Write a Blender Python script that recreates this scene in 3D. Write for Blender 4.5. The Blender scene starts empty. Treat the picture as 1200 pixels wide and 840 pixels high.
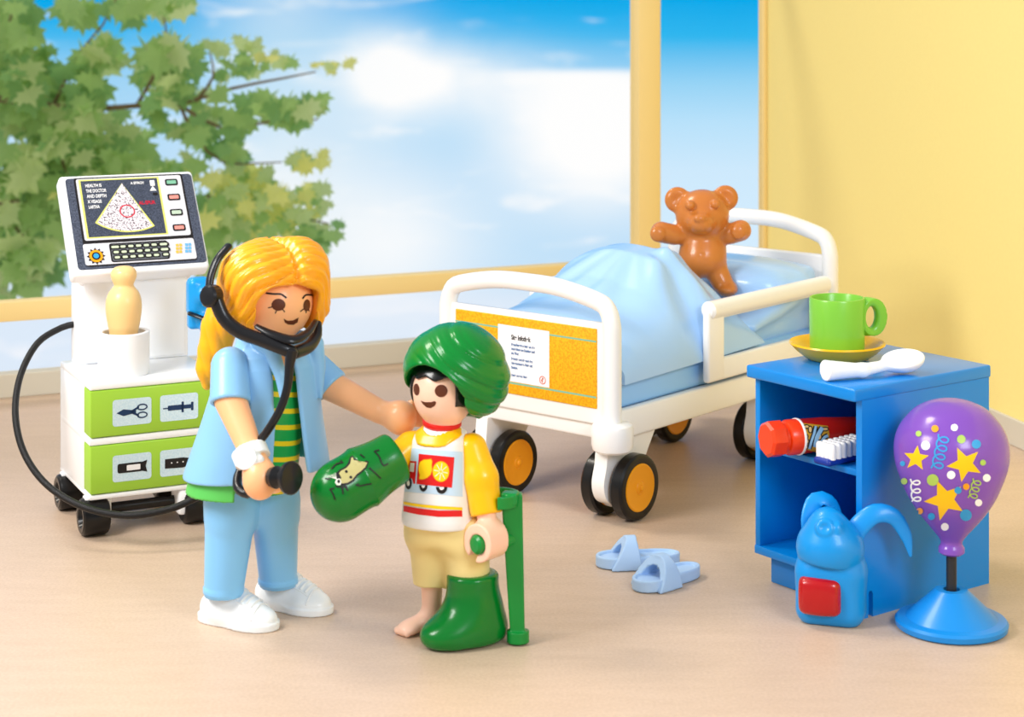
import bpy, bmesh, math, random
import numpy as np
from mathutils import Vector, Matrix
from mathutils.bvhtree import BVHTree

random.seed(7)
rng = np.random.default_rng(7)
COL = bpy.context.scene.collection
F_PX, CAM_H, HORIZON = 2200.0, 2.74, -7.0
V3 = lambda *a: np.array(a, dtype=float)

def W(x, y, d):
    """a point of the place read off the photograph: pixel column, pixel row, distance along +Y"""
    return V3((x - 600) * d / F_PX, d, CAM_H - (y - HORIZON) * d / F_PX)

def G(x, y):
    """the floor point seen at a pixel"""
    d = F_PX * CAM_H / (y - HORIZON)
    return V3((x - 600) * d / F_PX, d, 0.0)

# ------------------------------------------------------------------ materials
def lin(c):
    out = []
    for v in c[:3]:
        v = v / 255.0
        out.append(v / 12.92 if v <= 0.04045 else ((v + 0.055) / 1.055) ** 2.4)
    return (*out, 1.0)

_M = {}
def mat(name, rgb, rough=0.32, coat=0.0, spec=0.36, bump=0.0, bscale=60.0, sss=0.0, metal=0.0, mottle=0.0):
    if name in _M:
        return _M[name]
    m = bpy.data.materials.new(name); m.use_nodes = True
    nt = m.node_tree; b = nt.nodes['Principled BSDF']
    b.inputs['Base Color'].default_value = lin(rgb)
    b.inputs['Roughness'].default_value = rough
    b.inputs['Coat Weight'].default_value = coat
    b.inputs['Coat Roughness'].default_value = 0.12
    b.inputs['Specular IOR Level'].default_value = spec
    b.inputs['Metallic'].default_value = metal
    if sss:
        b.inputs['Subsurface Weight'].default_value = sss
        b.inputs['Subsurface Radius'].default_value = (0.06, 0.03, 0.02)
        b.inputs['Subsurface Scale'].default_value = 0.5
    tc = nt.nodes.new('ShaderNodeTexCoord')
    nz = nt.nodes.new('ShaderNodeTexNoise'); nz.inputs['Scale'].default_value = bscale; nz.inputs['Detail'].default_value = 3
    nt.links.new(tc.outputs['Object'], nz.inputs['Vector'])
    if bump:
        bp = nt.nodes.new('ShaderNodeBump'); bp.inputs['Strength'].default_value = bump; bp.inputs['Distance'].default_value = 0.004
        nt.links.new(nz.outputs['Fac'], bp.inputs['Height']); nt.links.new(bp.outputs['Normal'], b.inputs['Normal'])
    if mottle:
        mx = nt.nodes.new('ShaderNodeMix'); mx.data_type = 'RGBA'
        c = lin(rgb)
        mx.inputs[6].default_value = tuple(min(1, v * (1 - mottle)) for v in c[:3]) + (1,)
        mx.inputs[7].default_value = tuple(min(1, v * (1 + mottle)) for v in c[:3]) + (1,)
        nt.links.new(nz.outputs['Fac'], mx.inputs[0]); nt.links.new(mx.outputs[2], b.inputs['Base Color'])
    _M[name] = m
    return m

def speckle(name, a, b_, scale, rough=0.6, lo=0.4, hi=0.6):
    if name in _M: return _M[name]
    m = mat(name, a, rough)
    nt = m.node_tree; b = nt.nodes['Principled BSDF']
    tc = nt.nodes.new('ShaderNodeTexCoord'); nz = nt.nodes.new('ShaderNodeTexNoise')
    nz.inputs['Scale'].default_value = scale; nz.inputs['Detail'].default_value = 4
    nt.links.new(tc.outputs['Object'], nz.inputs['Vector'])
    r = nt.nodes.new('ShaderNodeValToRGB')
    r.color_ramp.elements[0].position = lo; r.color_ramp.elements[0].color = lin(a)
    r.color_ramp.elements[1].position = hi; r.color_ramp.elements[1].color = lin(b_)
    nt.links.new(nz.outputs['Fac'], r.inputs['Fac']); nt.links.new(r.outputs['Color'], b.inputs['Base Color'])
    return m

def stripes(name, a, b_, freq, duty, slope=(0, 0), rough=0.35):
    """horizontal stripes printed round a garment (object Z)"""
    if name in _M: return _M[name]
    m = mat(name, a, rough)
    nt = m.node_tree; b = nt.nodes['Principled BSDF']; N = nt.nodes.new; L = nt.links.new
    tc = N('ShaderNodeTexCoord'); sp = N('ShaderNodeSeparateXYZ'); L(tc.outputs['Object'], sp.inputs[0])
    mx_ = N('ShaderNodeMath'); mx_.operation = 'MULTIPLY_ADD'; mx_.inputs[1].default_value = slope[0]
    L(sp.outputs['X'], mx_.inputs[0]); L(sp.outputs['Z'], mx_.inputs[2])
    f = N('ShaderNodeMath'); f.operation = 'MULTIPLY'; f.inputs[1].default_value = freq; L(mx_.outputs[0], f.inputs[0])
    fr = N('ShaderNodeMath'); fr.operation = 'FRACT'; L(f.outputs[0], fr.inputs[0])
    lt = N('ShaderNodeMath'); lt.operation = 'LESS_THAN'; lt.inputs[1].default_value = duty; L(fr.outputs[0], lt.inputs[0])
    mx = N('ShaderNodeMix'); mx.data_type = 'RGBA'; mx.inputs[6].default_value = lin(a); mx.inputs[7].default_value = lin(b_)
    L(lt.outputs[0], mx.inputs[0]); L(mx.outputs[2], b.inputs['Base Color'])
    return m

# ------------------------------------------------------------------ objects
def tag(o, label=None, cat=None, group=None, kind=None):
    if label: o['label'] = label
    if cat: o['category'] = cat
    if group: o['group'] = group
    if kind: o['kind'] = kind
    return o

def thing(name, loc, label, cat, group=None):
    o = bpy.data.objects.new(name, None); COL.objects.link(o)
    o.location = tuple(loc); o.empty_display_size = 0.05
    o['_org'] = [float(v) for v in loc]
    return tag(o, label, cat, group)

def struct(name, verts, faces, m, parent=None, smooth=False):
    o = mesh(name, verts, faces, m, parent, smooth=smooth)
    if parent is None: o['kind'] = 'structure'
    return o

def org_of(o):
    return V3(*o['_org']) if o is not None and '_org' in o.keys() else V3(0, 0, 0)

def mesh(name, verts, faces, mats, parent=None, smooth=True, mi=None, origin=None, angle=None):
    verts = np.asarray(verts, dtype=float)
    org = org_of(parent) if origin is None else np.asarray(origin, float)
    me = bpy.data.meshes.new(name)
    vl = verts - org
    if isinstance(faces, np.ndarray) and faces.ndim == 2:
        n, k = faces.shape
        me.vertices.add(len(vl)); me.vertices.foreach_set('co', vl.astype(np.float32).ravel())
        me.loops.add(n * k); me.loops.foreach_set('vertex_index', faces.astype(np.int32).ravel())
        me.polygons.add(n); me.polygons.foreach_set('loop_start', np.arange(0, n * k, k, dtype=np.int32))
        me.polygons.foreach_set('loop_total', np.full(n, k, dtype=np.int32))
    else:
        me.from_pydata([tuple(v) for v in vl], [], [tuple(int(i) for i in f) for f in faces])
    for m in (mats if isinstance(mats, (list, tuple)) else [mats]):
        me.materials.append(m)
    if mi is not None:
        me.polygons.foreach_set('material_index', np.asarray(mi, dtype=np.int32))
    me.polygons.foreach_set('use_smooth', np.full(len(me.polygons), smooth))
    me.update(calc_edges=True); me.validate()
    if angle is not None:
        me.set_sharp_from_angle(angle=math.radians(angle))
    o = bpy.data.objects.new(name, me); COL.objects.link(o)
    if parent is not None:
        o.parent = parent
        po = org_of(parent)
        if origin is not None:
            o.location = tuple(org - po)
            o['_org'] = [float(v) for v in org]
        else:
            o['_org'] = [float(v) for v in po]
    else:
        o.location = tuple(org); o['_org'] = [float(v) for v in org]
    return o

def finish():
    for o in bpy.data.objects:
        if '_org' in o.keys(): del o['_org']

class MB:
    """collects pieces (world coordinates) that end up as ONE mesh object"""
    def __init__(s): s.v = []; s.f = []; s.mi = []
    def add(s, v, f, mi=0):
        b = len(s.v); s.v += [tuple(p) for p in v]
        for q in f: s.f.append(tuple(int(i) + b for i in q)); s.mi.append(mi)
        return s
    def build(s, name, mats, parent=None, smooth=True, origin=None, angle=35):
        return mesh(name, s.v, s.f, mats, parent, smooth, s.mi, origin, angle)

def frame(ax, ay, az=None):
    ax = np.asarray(ax, float); ax = ax / np.linalg.norm(ax)
    ay = np.asarray(ay, float); ay = ay - ax * (ay @ ax); ay = ay / np.linalg.norm(ay)
    return np.array([ax, ay, np.cross(ax, ay)])

def yaw(deg):
    a = math.radians(deg)
    return np.array([[math.cos(a), math.sin(a), 0], [-math.sin(a), math.cos(a), 0], [0, 0, 1.0]])
I3 = np.eye(3)

def rbox(c, h, R=I3, r=0.01, seg=3):
    """rounded box: verts, faces in world; c centre, h half sizes along rows of R"""
    bm = bmesh.new(); bmesh.ops.create_cube(bm, size=2.0)
    for v in bm.verts: v.co = Vector((v.co.x * h[0], v.co.y * h[1], v.co.z * h[2]))
    if r > 0:
        bmesh.ops.bevel(bm, geom=list(bm.edges), offset=min(r, min(h) * 0.98), segments=seg, profile=0.5, affect='EDGES')
    bm.verts.index_update()
    v = np.array([p.co[:] for p in bm.verts]) @ np.asarray(R) + np.asarray(c)
    f = [[p.index for p in q.verts] for q in bm.faces]
    bm.free(); return v, f

def box_minmax(lo, hi, O, A, B, r=0.01, seg=2):
    """box in a slanted ground frame: O origin, A and B unit ground directions, lo/hi=(a,b,z)"""
    lo, hi = np.array(lo, float), np.array(hi, float)
    R = np.array([[A[0], A[1], 0], [B[0], B[1], 0], [0, 0, 1.0]])
    c = (lo + hi) / 2
    v, f = rbox(c @ R + V3(O[0], O[1], 0), (hi - lo) / 2, R, r, seg)
    if np.linalg.det(R) < 0: f = [q[::-1] for q in f]
    return v, f

def lathe(profile, c, axis=(0, 0, 1), n=48, sx=1.0, sy=1.0, ref=None):
    """profile (r, h) from start to end, spun about axis through c"""
    az = np.asarray(axis, float); az = az / np.linalg.norm(az)
    t = V3(1, 0, 0) if ref is None else np.asarray(ref, float)
    if abs(t @ az) > 0.95: t = V3(0, 1, 0)
    ax = t - az * (t @ az); ax /= np.linalg.norm(ax); ay = np.cross(az, ax)
    v, f = [], []
    for r, h in profile:
        for i in range(n):
            a = 2 * math.pi * i / n
            v.append(np.asarray(c) + az * h + ax * (r * sx * math.cos(a)) + ay * (r * sy * math.sin(a)))
    m = len(profile)
    for j in range(m - 1):
        for i in range(n):
            k = (i + 1) % n
            f.append((j * n + i, j * n + k, (j + 1) * n + k, (j + 1) * n + i))
    if profile[0][0] > 1e-6: f.append(tuple(range(n))[::-1])
    if profile[-1][0] > 1e-6: f.append(tuple((m - 1) * n + i for i in range(n)))
    return np.array(v), f

def curve_pts(pts, step=0.02):
    pts = np.asarray(pts, float)
    P = np.vstack([2 * pts[0] - pts[1], pts, 2 * pts[-1] - pts[-2]])
    out, par = [], []
    for i in range(1, len(P) - 2):
        n = max(2, int(np.linalg.norm(P[i + 1] - P[i]) / step))
        for k in range(n):
            t = k / n
            a, b, c, d = P[i - 1], P[i], P[i + 1], P[i + 2]
            out.append(0.5 * ((2 * b) + (-a + c) * t + (2 * a - 5 * b + 4 * c - d) * t * t + (-a + 3 * b - 3 * c + d) * t ** 3))
            par.append(i - 1 + t)
    out.append(pts[-1]); par.append(len(pts) - 1)
    return np.array(out), np.array(par)

def tube(pts, r, n=14, step=0.02, flat=1.0, up=None, smooth_path=True):
    """swept tube; r a number or one radius per control point; flat squeezes it along the second frame axis"""
    if smooth_path: P, par = curve_pts(pts, step)
    else: P = np.asarray(pts, float); par = np.arange(len(P))
    rr = np.full(len(P), r) if np.isscalar(r) else np.interp(par, np.arange(len(pts)), r)
    T = np.gradient(P, axis=0); T /= np.linalg.norm(T, axis=1)[:, None]
    nrm = V3(0, 0, 1) if up is None else np.asarray(up, float)
    if abs(nrm @ T[0]) > 0.9: nrm = V3(1, 0, 0)
    v, f = [], []
    for i in range(len(P)):
        base = nrm if up is None else np.asarray(up, float)
        nn = base - T[i] * (base @ T[i]); nn /= max(1e-9, np.linalg.norm(nn)); nrm = nn
        bb = np.cross(T[i], nn)
        for k in range(n):
            a = 2 * math.pi * k / n
            v.append(P[i] + nn * (rr[i] * flat * math.cos(a)) + bb * (rr[i] * math.sin(a)))
    for i in range(len(P) - 1):
        for k in range(n):
            q = (k + 1) % n
            f.append((i * n + k, i * n + q, (i + 1) * n + q, (i + 1) * n + k))
    for e, s in ((0, -1), (len(P) - 1, 1)):       # domed ends
        b = len(v); cen = P[e] + T[e] * s * rr[e] * 0.45
        for k in range(n):
            v.append(P[e] + (np.array(v[e * n + k]) - P[e]) * 0.72 + T[e] * s * rr[e] * 0.33)
        v.append(cen)
        for k in range(n):
            q = (k + 1) % n
            a_ = (e * n + k, e * n + q, b + q, b + k) if s > 0 else (e * n + q, e * n + k, b + k, b + q)
            f.append(a_)
            f.append((b + k, b + q, b + n) if s > 0 else (b + q, b + k, b + n))
    return np.array(v), f

def prism(poly, O, U, V, N, t0, t1):
    """a polygon (u, v) pulled from t0 to t1 along N"""
    U, V, N, O = (np.asarray(q, float) for q in (U, V, N, O))
    n = len(poly)
    v = [O + U * p[0] + V * p[1] + N * t0 for p in poly] + [O + U * p[0] + V * p[1] + N * t1 for p in poly]
    f = [tuple(range(n))[::-1], tuple(range(n, 2 * n))]
    for i in range(n):
        j = (i + 1) % n
        f.append((i, j, n + j, n + i))
    return v, f

def rrect(x0, y0, x1, y1, r, k=4):
    out = []
    for cx, cy, a0 in ((x1 - r, y1 - r, 0), (x0 + r, y1 - r, 90), (x0 + r, y0 + r, 180), (x1 - r, y0 + r, 270)):
        for i in range(k + 1):
            a = math.radians(a0 + 90 * i / k)
            out.append((cx + r * math.cos(a), cy + r * math.sin(a)))
    return out

def ellp(cx, cy, rx, ry, n=20, rot=0):
    c, s = math.cos(math.radians(rot)), math.sin(math.radians(rot))
    out = []
    for i in range(n):
        a = 2 * math.pi * i / n; x, y = rx * math.cos(a), ry * math.sin(a)
        out.append((cx + x * c - y * s, cy + x * s + y * c))
    return out

def star(cx, cy, R, r, rot=-90, n=5):
    return [(cx + (R if i % 2 == 0 else r) * math.cos(math.radians(rot + i * 180 / n)),
             cy + (R if i % 2 == 0 else r) * math.sin(math.radians(rot + i * 180 / n))) for i in range(2 * n)]

def ribbon(pts, w, step=0.6):
    """a line of width w as short quads"""
    P, _ = curve_pts([(*p, 0) for p in pts], step) if len(pts) > 2 else (np.array([(*p, 0) for p in pts], float), 0)
    P = P[:, :2]; T = np.gradient(P, axis=0); T /= np.maximum(1e-9, np.linalg.norm(T, axis=1))[:, None]
    Nn = np.stack([-T[:, 1], T[:, 0]], 1) * (w / 2)
    return [[tuple(P[i] - Nn[i]), tuple(P[i + 1] - Nn[i + 1]), tuple(P[i + 1] + Nn[i + 1]), tuple(P[i] + Nn[i])] for i in range(len(P) - 1)]

def ring(cx, cy, rx, ry, w, n=24):
    o, i_ = ellp(cx, cy, rx, ry, n), ellp(cx, cy, rx - w, ry - w, n)
    return [[o[k], o[(k + 1) % n], i_[(k + 1) % n], i_[k]] for k in range(n)]

def world_bvh(objs):
    vs, fs = [], []
    for o in objs:
        b = len(vs); g = org_of(o)
        vs += [Vector(tuple(np.array(v.co) + g)) for v in o.data.vertices]
        fs += [tuple(i + b for i in p.vertices) for p in o.data.polygons]
    return BVHTree.FromPolygons(vs, fs)

def drape(name, shapes, bvh, m, parent, off=0.0015, step=3.0, sub=True):
    """a print laid on a curved surface: outlines in photograph pixels, every vertex set on the surface itself.
    shapes: list of polygons or (polygon, material index)"""
    mb_v, mb_f, mi = [], [], []
    eye = Vector((0, 0, CAM_H))
    for sh in shapes:
        idx = 0
        if isinstance(sh, tuple) and isinstance(sh[1], int): sh, idx = sh
        bm = bmesh.new()
        vs = [bm.verts.new((p[0], p[1], 0)) for p in sh]
        try: bm.faces.new(vs)
        except ValueError: bm.free(); continue
        xs = [p[0] for p in sh]; ys = [p[1] for p in sh]
        bmesh.ops.triangulate(bm, faces=bm.faces[:])
        for ax, (a, b) in enumerate(((min(xs), max(xs)), (min(ys), max(ys)))):
            k = a + step
            while k < b:
                co = (k, 0, 0) if ax == 0 else (0, k, 0); no = (1, 0, 0) if ax == 0 else (0, 1, 0)
                bmesh.ops.bisect_plane(bm, geom=bm.verts[:] + bm.edges[:] + bm.faces[:], plane_co=co, plane_no=no, dist=1e-5)
                k += step
        bm.verts.index_update(); hit = {}
        for v in bm.verts:
            p = Vector(W(v.co.x, v.co.y, 8.0)); d = (p - eye).normalized()
            loc, nor, _, _ = bvh.ray_cast(eye, d)
            if loc is not None:
                if nor.dot(d) > 0: nor = -nor
                hit[v.index] = len(mb_v); mb_v.append(tuple(loc + nor * (off + idx * 0.0006)))
        for fc in bm.faces:
            ids = [v.index for v in fc.verts]
            if all(i in hit for i in ids):
                q = [hit[i] for i in ids]
                a, b, c = (np.array(mb_v[q[k]]) for k in (0, 1, 2))
                if (np.cross(b - a, c - a)) @ (a - V3(0, 0, CAM_H)) > 0: q = q[::-1]
                mb_f.append(q); mi.append(idx)
        bm.free()
    return mesh(name, mb_v, mb_f, m, parent, True, mi)

class Print:
    """flat print on a flat face: origin O, unit axes U (right) and V (up), N out of the face"""
    def __init__(s, O, U, V, N): s.O, s.U, s.V, s.N = (np.asarray(q, float) for q in (O, U, V, N)); s.mb = MB(); s.layer = 1; s.mats = []
    def m(s, mt):
        if mt not in s.mats: s.mats.append(mt)
        return s.mats.index(mt)
    def poly(s, pts, mt, layer=None):
        l = (layer or s.layer) * 0.0012
        bm = bmesh.new(); vs = [bm.verts.new((p[0], p[1], 0)) for p in pts]
        f = bm.faces.new(vs); f.normal_update()
        if f.normal.z < 0: f.normal_flip()
        bmesh.ops.triangulate(bm, faces=bm.faces[:]); bm.verts.index_update()
        s.mb.add([s.O + s.U * v.co.x + s.V * v.co.y + s.N * l for v in bm.verts], [[v.index for v in q.verts] for q in bm.faces], s.m(mt)); bm.free()
    def polys(s, ps, mt, layer=None):
        for p in ps: s.poly(p, mt, layer)
    def text(s, txt, x, y, size, mt, layer=None, width=None):
        cu = bpy.data.curves.new('lettering', 'FONT'); cu.body = txt; cu.size = size
        cu.offset = size * 0.03
        ob = bpy.data.objects.new('lettering', cu); COL.objects.link(ob)
        dg = bpy.context.evaluated_depsgraph_get(); me = bpy.data.meshes.new_from_object(ob.evaluated_get(dg))
        l = (layer or s.layer) * 0.0012
        vs = np.array([v.co[:] for v in me.vertices])
        if len(vs):
            k = 1.0 if width is None else width / max(1e-6, vs[:, 0].max())
            s.mb.add([s.O + s.U * (x + v[0] * k) + s.V * (y + v[1]) + s.N * l for v in vs], [list(p.vertices) for p in me.polygons], s.m(mt))
        bpy.data.objects.remove(ob); bpy.data.curves.remove(cu); bpy.data.meshes.remove(me)
    def build(s, name, parent): return s.mb.build(name, s.mats, parent, smooth=False, angle=None)

# ------------------------------------------------------------------ signed distance modelling
def ell(P, c, r, R=I3):
    q = (P - np.asarray(c)) @ np.asarray(R).T; r = np.asarray(r, float) * np.ones(3)
    k0 = np.linalg.norm(q / r, axis=1); k1 = np.linalg.norm(q / (r * r), axis=1)
    return k0 * (k0 - 1.0) / np.maximum(k1, 1e-9)
def cap(P, a, b, ra, rb=None):
    rb = ra if rb is None else rb
    a, b = np.asarray(a, float), np.asarray(b, float); ab = b - a
    t = np.clip(((P - a) @ ab) / (ab @ ab), 0, 1)
    return np.linalg.norm(P - a - t[:, None] * ab, axis=1) - (ra + (rb - ra) * t)
def chain(P, pts, rs, k=0.0):
    d = None
    for i in range(len(pts) - 1):
        e = cap(P, pts[i], pts[i + 1], rs[i], rs[i + 1]); d = e if d is None else smin(d, e, k) if k else np.minimum(d, e)
    return d
def sbox(P, c, h, R=I3, r=0.01):
    q = np.abs((P - np.asarray(c)) @ np.asarray(R).T) - (np.asarray(h, float) - r)
    return np.linalg.norm(np.maximum(q, 0), axis=1) + np.minimum(q.max(axis=1), 0) - r
def cyl(P, c, ax, r, h):
    ax = np.asarray(ax, float); ax = ax / np.linalg.norm(ax); q = P - np.asarray(c); z = q @ ax
    d = np.linalg.norm(q - z[:, None] * ax, axis=1) - r
    return np.maximum(d, np.abs(z) - h)
def ecyl(P, c, ax, e1, r1, r2, h):
    ax = np.asarray(ax, float) / np.linalg.norm(ax); e1 = np.asarray(e1, float); e1 = e1 - ax * (e1 @ ax); e1 /= np.linalg.norm(e1); e2 = np.cross(ax, e1)
    q = P - np.asarray(c)
    d = (np.sqrt((q @ e1 / r1) ** 2 + (q @ e2 / r2) ** 2) - 1) * min(r1, r2)
    return np.maximum(d, np.abs(q @ ax) - h)
def tor(P, c, ax, R, r, flat=1.0):
    ax = np.asarray(ax, float); ax = ax / np.linalg.norm(ax); q = P - np.asarray(c); z = q @ ax
    d = np.linalg.norm(q - z[:, None] * ax, axis=1) - R
    return np.sqrt(d ** 2 + (z / flat) ** 2) - r
def plane(P, c, n):
    n = np.asarray(n, float); n = n / np.linalg.norm(n); return (P - np.asarray(c)) @ n
def smin(a, b, k):
    h = np.maximum(k - np.abs(a - b), 0) / k; return np.minimum(a, b) - h * h * k * 0.25
def smax(a, b, k): return -smin(-a, -b, k)
def mn(*a): return np.minimum.reduce(a)
def mxx(*a): return np.maximum.reduce(a)

def sdf(name, f, lo, hi, h, mats, parent=None, matfn=None, origin=None, smooth=True):
    """surface nets over a sparse grid; every vertex is pulled onto the surface"""
    lo, hi = np.asarray(lo, float), np.asarray(hi, float); B = 6
    nb = np.ceil((hi - lo) / (h * B)).astype(int) + 1; n = nb * B
    bc = np.stack(np.meshgrid(*[np.arange(k) for k in nb], indexing='ij'), -1).reshape(-1, 3)
    cv = f(lo + (bc * B + (B - 1) / 2) * h)
    near = np.abs(cv) < h * B * 1.35
    val = np.repeat(np.repeat(np.repeat(cv.reshape(nb), B, 0), B, 1), B, 2)
    off = np.stack(np.meshgrid(*[np.arange(B)] * 3, indexing='ij'), -1).reshape(-1, 3)
    nbk = bc[near]
    for s in range(0, len(nbk), 4000):
        ix = (nbk[s:s + 4000, None, :] * B + off[None]).reshape(-1, 3)
        val[ix[:, 0], ix[:, 1], ix[:, 2]] = f(lo + ix * h)
    ins = val < 0
    c = np.zeros(np.array(ins.shape) - 1, int)
    for dx in (0, 1):
        for dy in (0, 1):
            for dz in (0, 1):
                c += ins[dx:ins.shape[0] - 1 + dx, dy:ins.shape[1] - 1 + dy, dz:ins.shape[2] - 1 + dz]
    cells = np.argwhere((c > 0) & (c < 8)); idx = -np.ones(c.shape, int); idx[tuple(cells.T)] = np.arange(len(cells))
    acc = np.zeros((len(cells), 3)); cnt = np.zeros(len(cells))
    cor = [(a, b, d) for a in (0, 1) for b in (0, 1) for d in (0, 1)]
    for p in cor:
        for ax in range(3):
            if p[ax] == 0:
                q = list(p); q[ax] = 1
                a = val[tuple((cells + p).T)]; b = val[tuple((cells + q).T)]; m = (a < 0) != (b < 0)
                t = np.where(m, a / np.where(m, a - b, 1), 0)
                pos = np.tile(np.array(p, float), (len(cells), 1)); pos[:, ax] += t
                acc[m] += pos[m]; cnt[m] += 1
    Vv = lo + (cells + acc / np.maximum(cnt, 1)[:, None]) * h
    for _ in range(2):
        e = h * 0.25; fv = f(Vv)
        g = np.stack([(f(Vv + np.eye(3)[k] * e) - f(Vv - np.eye(3)[k] * e)) / (2 * e) for k in range(3)], 1)
        gl = np.maximum(np.linalg.norm(g, axis=1), 0.3)
        st = np.clip(fv / gl, -h * 0.5, h * 0.5)
        Vv = Vv - g / gl[:, None] * st[:, None]
    F = []
    for ax in range(3):
        sl = [slice(1, -1)] * 3; sl[ax] = slice(0, -1)
        a = ins[tuple(sl)]; sl2 = list(sl); sl2[ax] = slice(1, None); b = ins[tuple(sl2)]
        for flag, (x, y) in ((True, (a, b)), (False, (b, a))):
            e = np.argwhere(x & ~y)
            if not len(e): continue
            base = e + np.array([0 if k == ax else 1 for k in range(3)])
            u, v = [(1, 2), (2, 0), (0, 1)][ax]; du, dv = np.eye(3, dtype=int)[u], np.eye(3, dtype=int)[v]
            q = [idx[tuple((base - k).T)] for k in (du + dv, dv, 0 * du, du)]
            q = np.stack(q, 1)
            F.append(q if flag else q[:, ::-1])
    F = np.concatenate(F); F = F[(F >= 0).all(1)]
    mi = None
    if matfn is not None: mi = matfn(Vv[F].mean(1)).astype(int)
    return mesh(name, Vv, F, mats, parent, smooth, mi, origin)
# ================================================================== room shell
CORNER = V3(2.08, 15.3, 0)
dB = V3(-.908, -.418, 0); dB /= np.linalg.norm(dB)          # back wall, running left from the corner
nB = V3(.418, -.908, 0); nB /= np.linalg.norm(nB)           # into the room
dR = V3(.2443, -.9697, 0); dR /= np.linalg.norm(dR)         # right wall, running towards the camera
nR = V3(-.9697, -.2443, 0); nR /= np.linalg.norm(nR)

m_floor = speckle('floor_covering', (226, 200, 172), (240, 219, 196), 5, 0.5, 0.3, 0.7)
def _floor_nodes():
    nt = m_floor.node_tree; N, L = nt.nodes.new, nt.links.new; b = nt.nodes['Principled BSDF']
    tc = N('ShaderNodeTexCoord')
    mp = N('ShaderNodeMapping'); mp.inputs['Scale'].default_value = (3, 14, 1); mp.inputs['Rotation'].default_value = (0, 0, 0.12); L(tc.outputs['Object'], mp.inputs['Vector'])
    n1 = N('ShaderNodeTexNoise'); n1.inputs['Scale'].default_value = 1.0; n1.inputs['Detail'].default_value = 5; L(mp.outputs[0], n1.inputs['Vector'])
    n2 = N('ShaderNodeTexNoise'); n2.inputs['Scale'].default_value = 70; n2.inputs['Detail'].default_value = 3; L(tc.outputs['Object'], n2.inputs['Vector'])
    a = N('ShaderNodeMath'); a.operation = 'MULTIPLY_ADD'; a.inputs[1].default_value = 0.35; L(n1.outputs['Fac'], a.inputs[0])
    a2 = N('ShaderNodeMath'); a2.operation = 'MULTIPLY'; a2.inputs[1].default_value = 0.65; L(n2.outputs['Fac'], a2.inputs[0]); L(a2.outputs[0], a.inputs[2])
    r = N('ShaderNodeValToRGB'); r.color_ramp.elements[0].position = .36; r.color_ramp.elements[1].position = .64
    r.color_ramp.elements[0].color = lin((199, 173, 149)); r.color_ramp.elements[1].color = lin((212, 187, 164))
    L(a.outputs[0], r.inputs['Fac']); L(r.outputs['Color'], b.inputs['Base Color'])
    bp = N('ShaderNodeBump'); bp.inputs['Strength'].default_value = 0.25; bp.inputs['Distance'].default_value = 0.004
    L(n2.outputs['Fac'], bp.inputs['Height']); L(bp.outputs['Normal'], b.inputs['Normal'])
    b.inputs['Specular IOR Level'].default_value = 0.5; b.inputs['Roughness'].default_value = 0.42
_floor_nodes()
LEFT = CORNER + dB * 9.6
fp = [V3(LEFT[0], -3, 0), V3(CORNER[0] + dR[0] * 18.87, -3, 0), CORNER, LEFT]
struct('floor', [p + V3(0, 0, -.12) for p in fp] + fp,
       [(3, 2, 1, 0), (4, 5, 6, 7)] + [(i, (i + 1) % 4, 4 + (i + 1) % 4, 4 + i) for i in range(4)], m_floor)

m_yel = mat('yellow_wall_paint', (255, 234, 150), 0.75, bump=0.12, bscale=40, mottle=0.03)
m_beige = mat('beige_frame_paint', (250, 222, 152), 0.5)
m_base = mat('baseboard_paint', (214, 208, 192), 0.5)
H_W = 3.7
v, f = box_minmax((-.12, -.14, -.12), (18.6, 0, H_W), CORNER, dR, -nR, 0)
def bmm(lo, hi, O, A, Nn, r=0.006):
    """box: a along A, b along the room-side normal Nn, z"""
    v, f = box_minmax(lo, hi, O, A, Nn, r)
    return v, f
v, f = bmm((-.12, -.14, -.12), (18.6, 0, H_W), CORNER, dR, nR, 0)
struct('wall_right', v, f, m_yel)
v, f = bmm((0.0, 0.002, 0.0), (18.6, .03, .165), CORNER, dR, nR)
struct('baseboard_right', v, f, m_base)
v, f = bmm((0.03, -.10, 0), (9.6, 0.03, .16), CORNER, dB, nB)
struct('baseboard_back', v, f, m_base)

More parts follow.
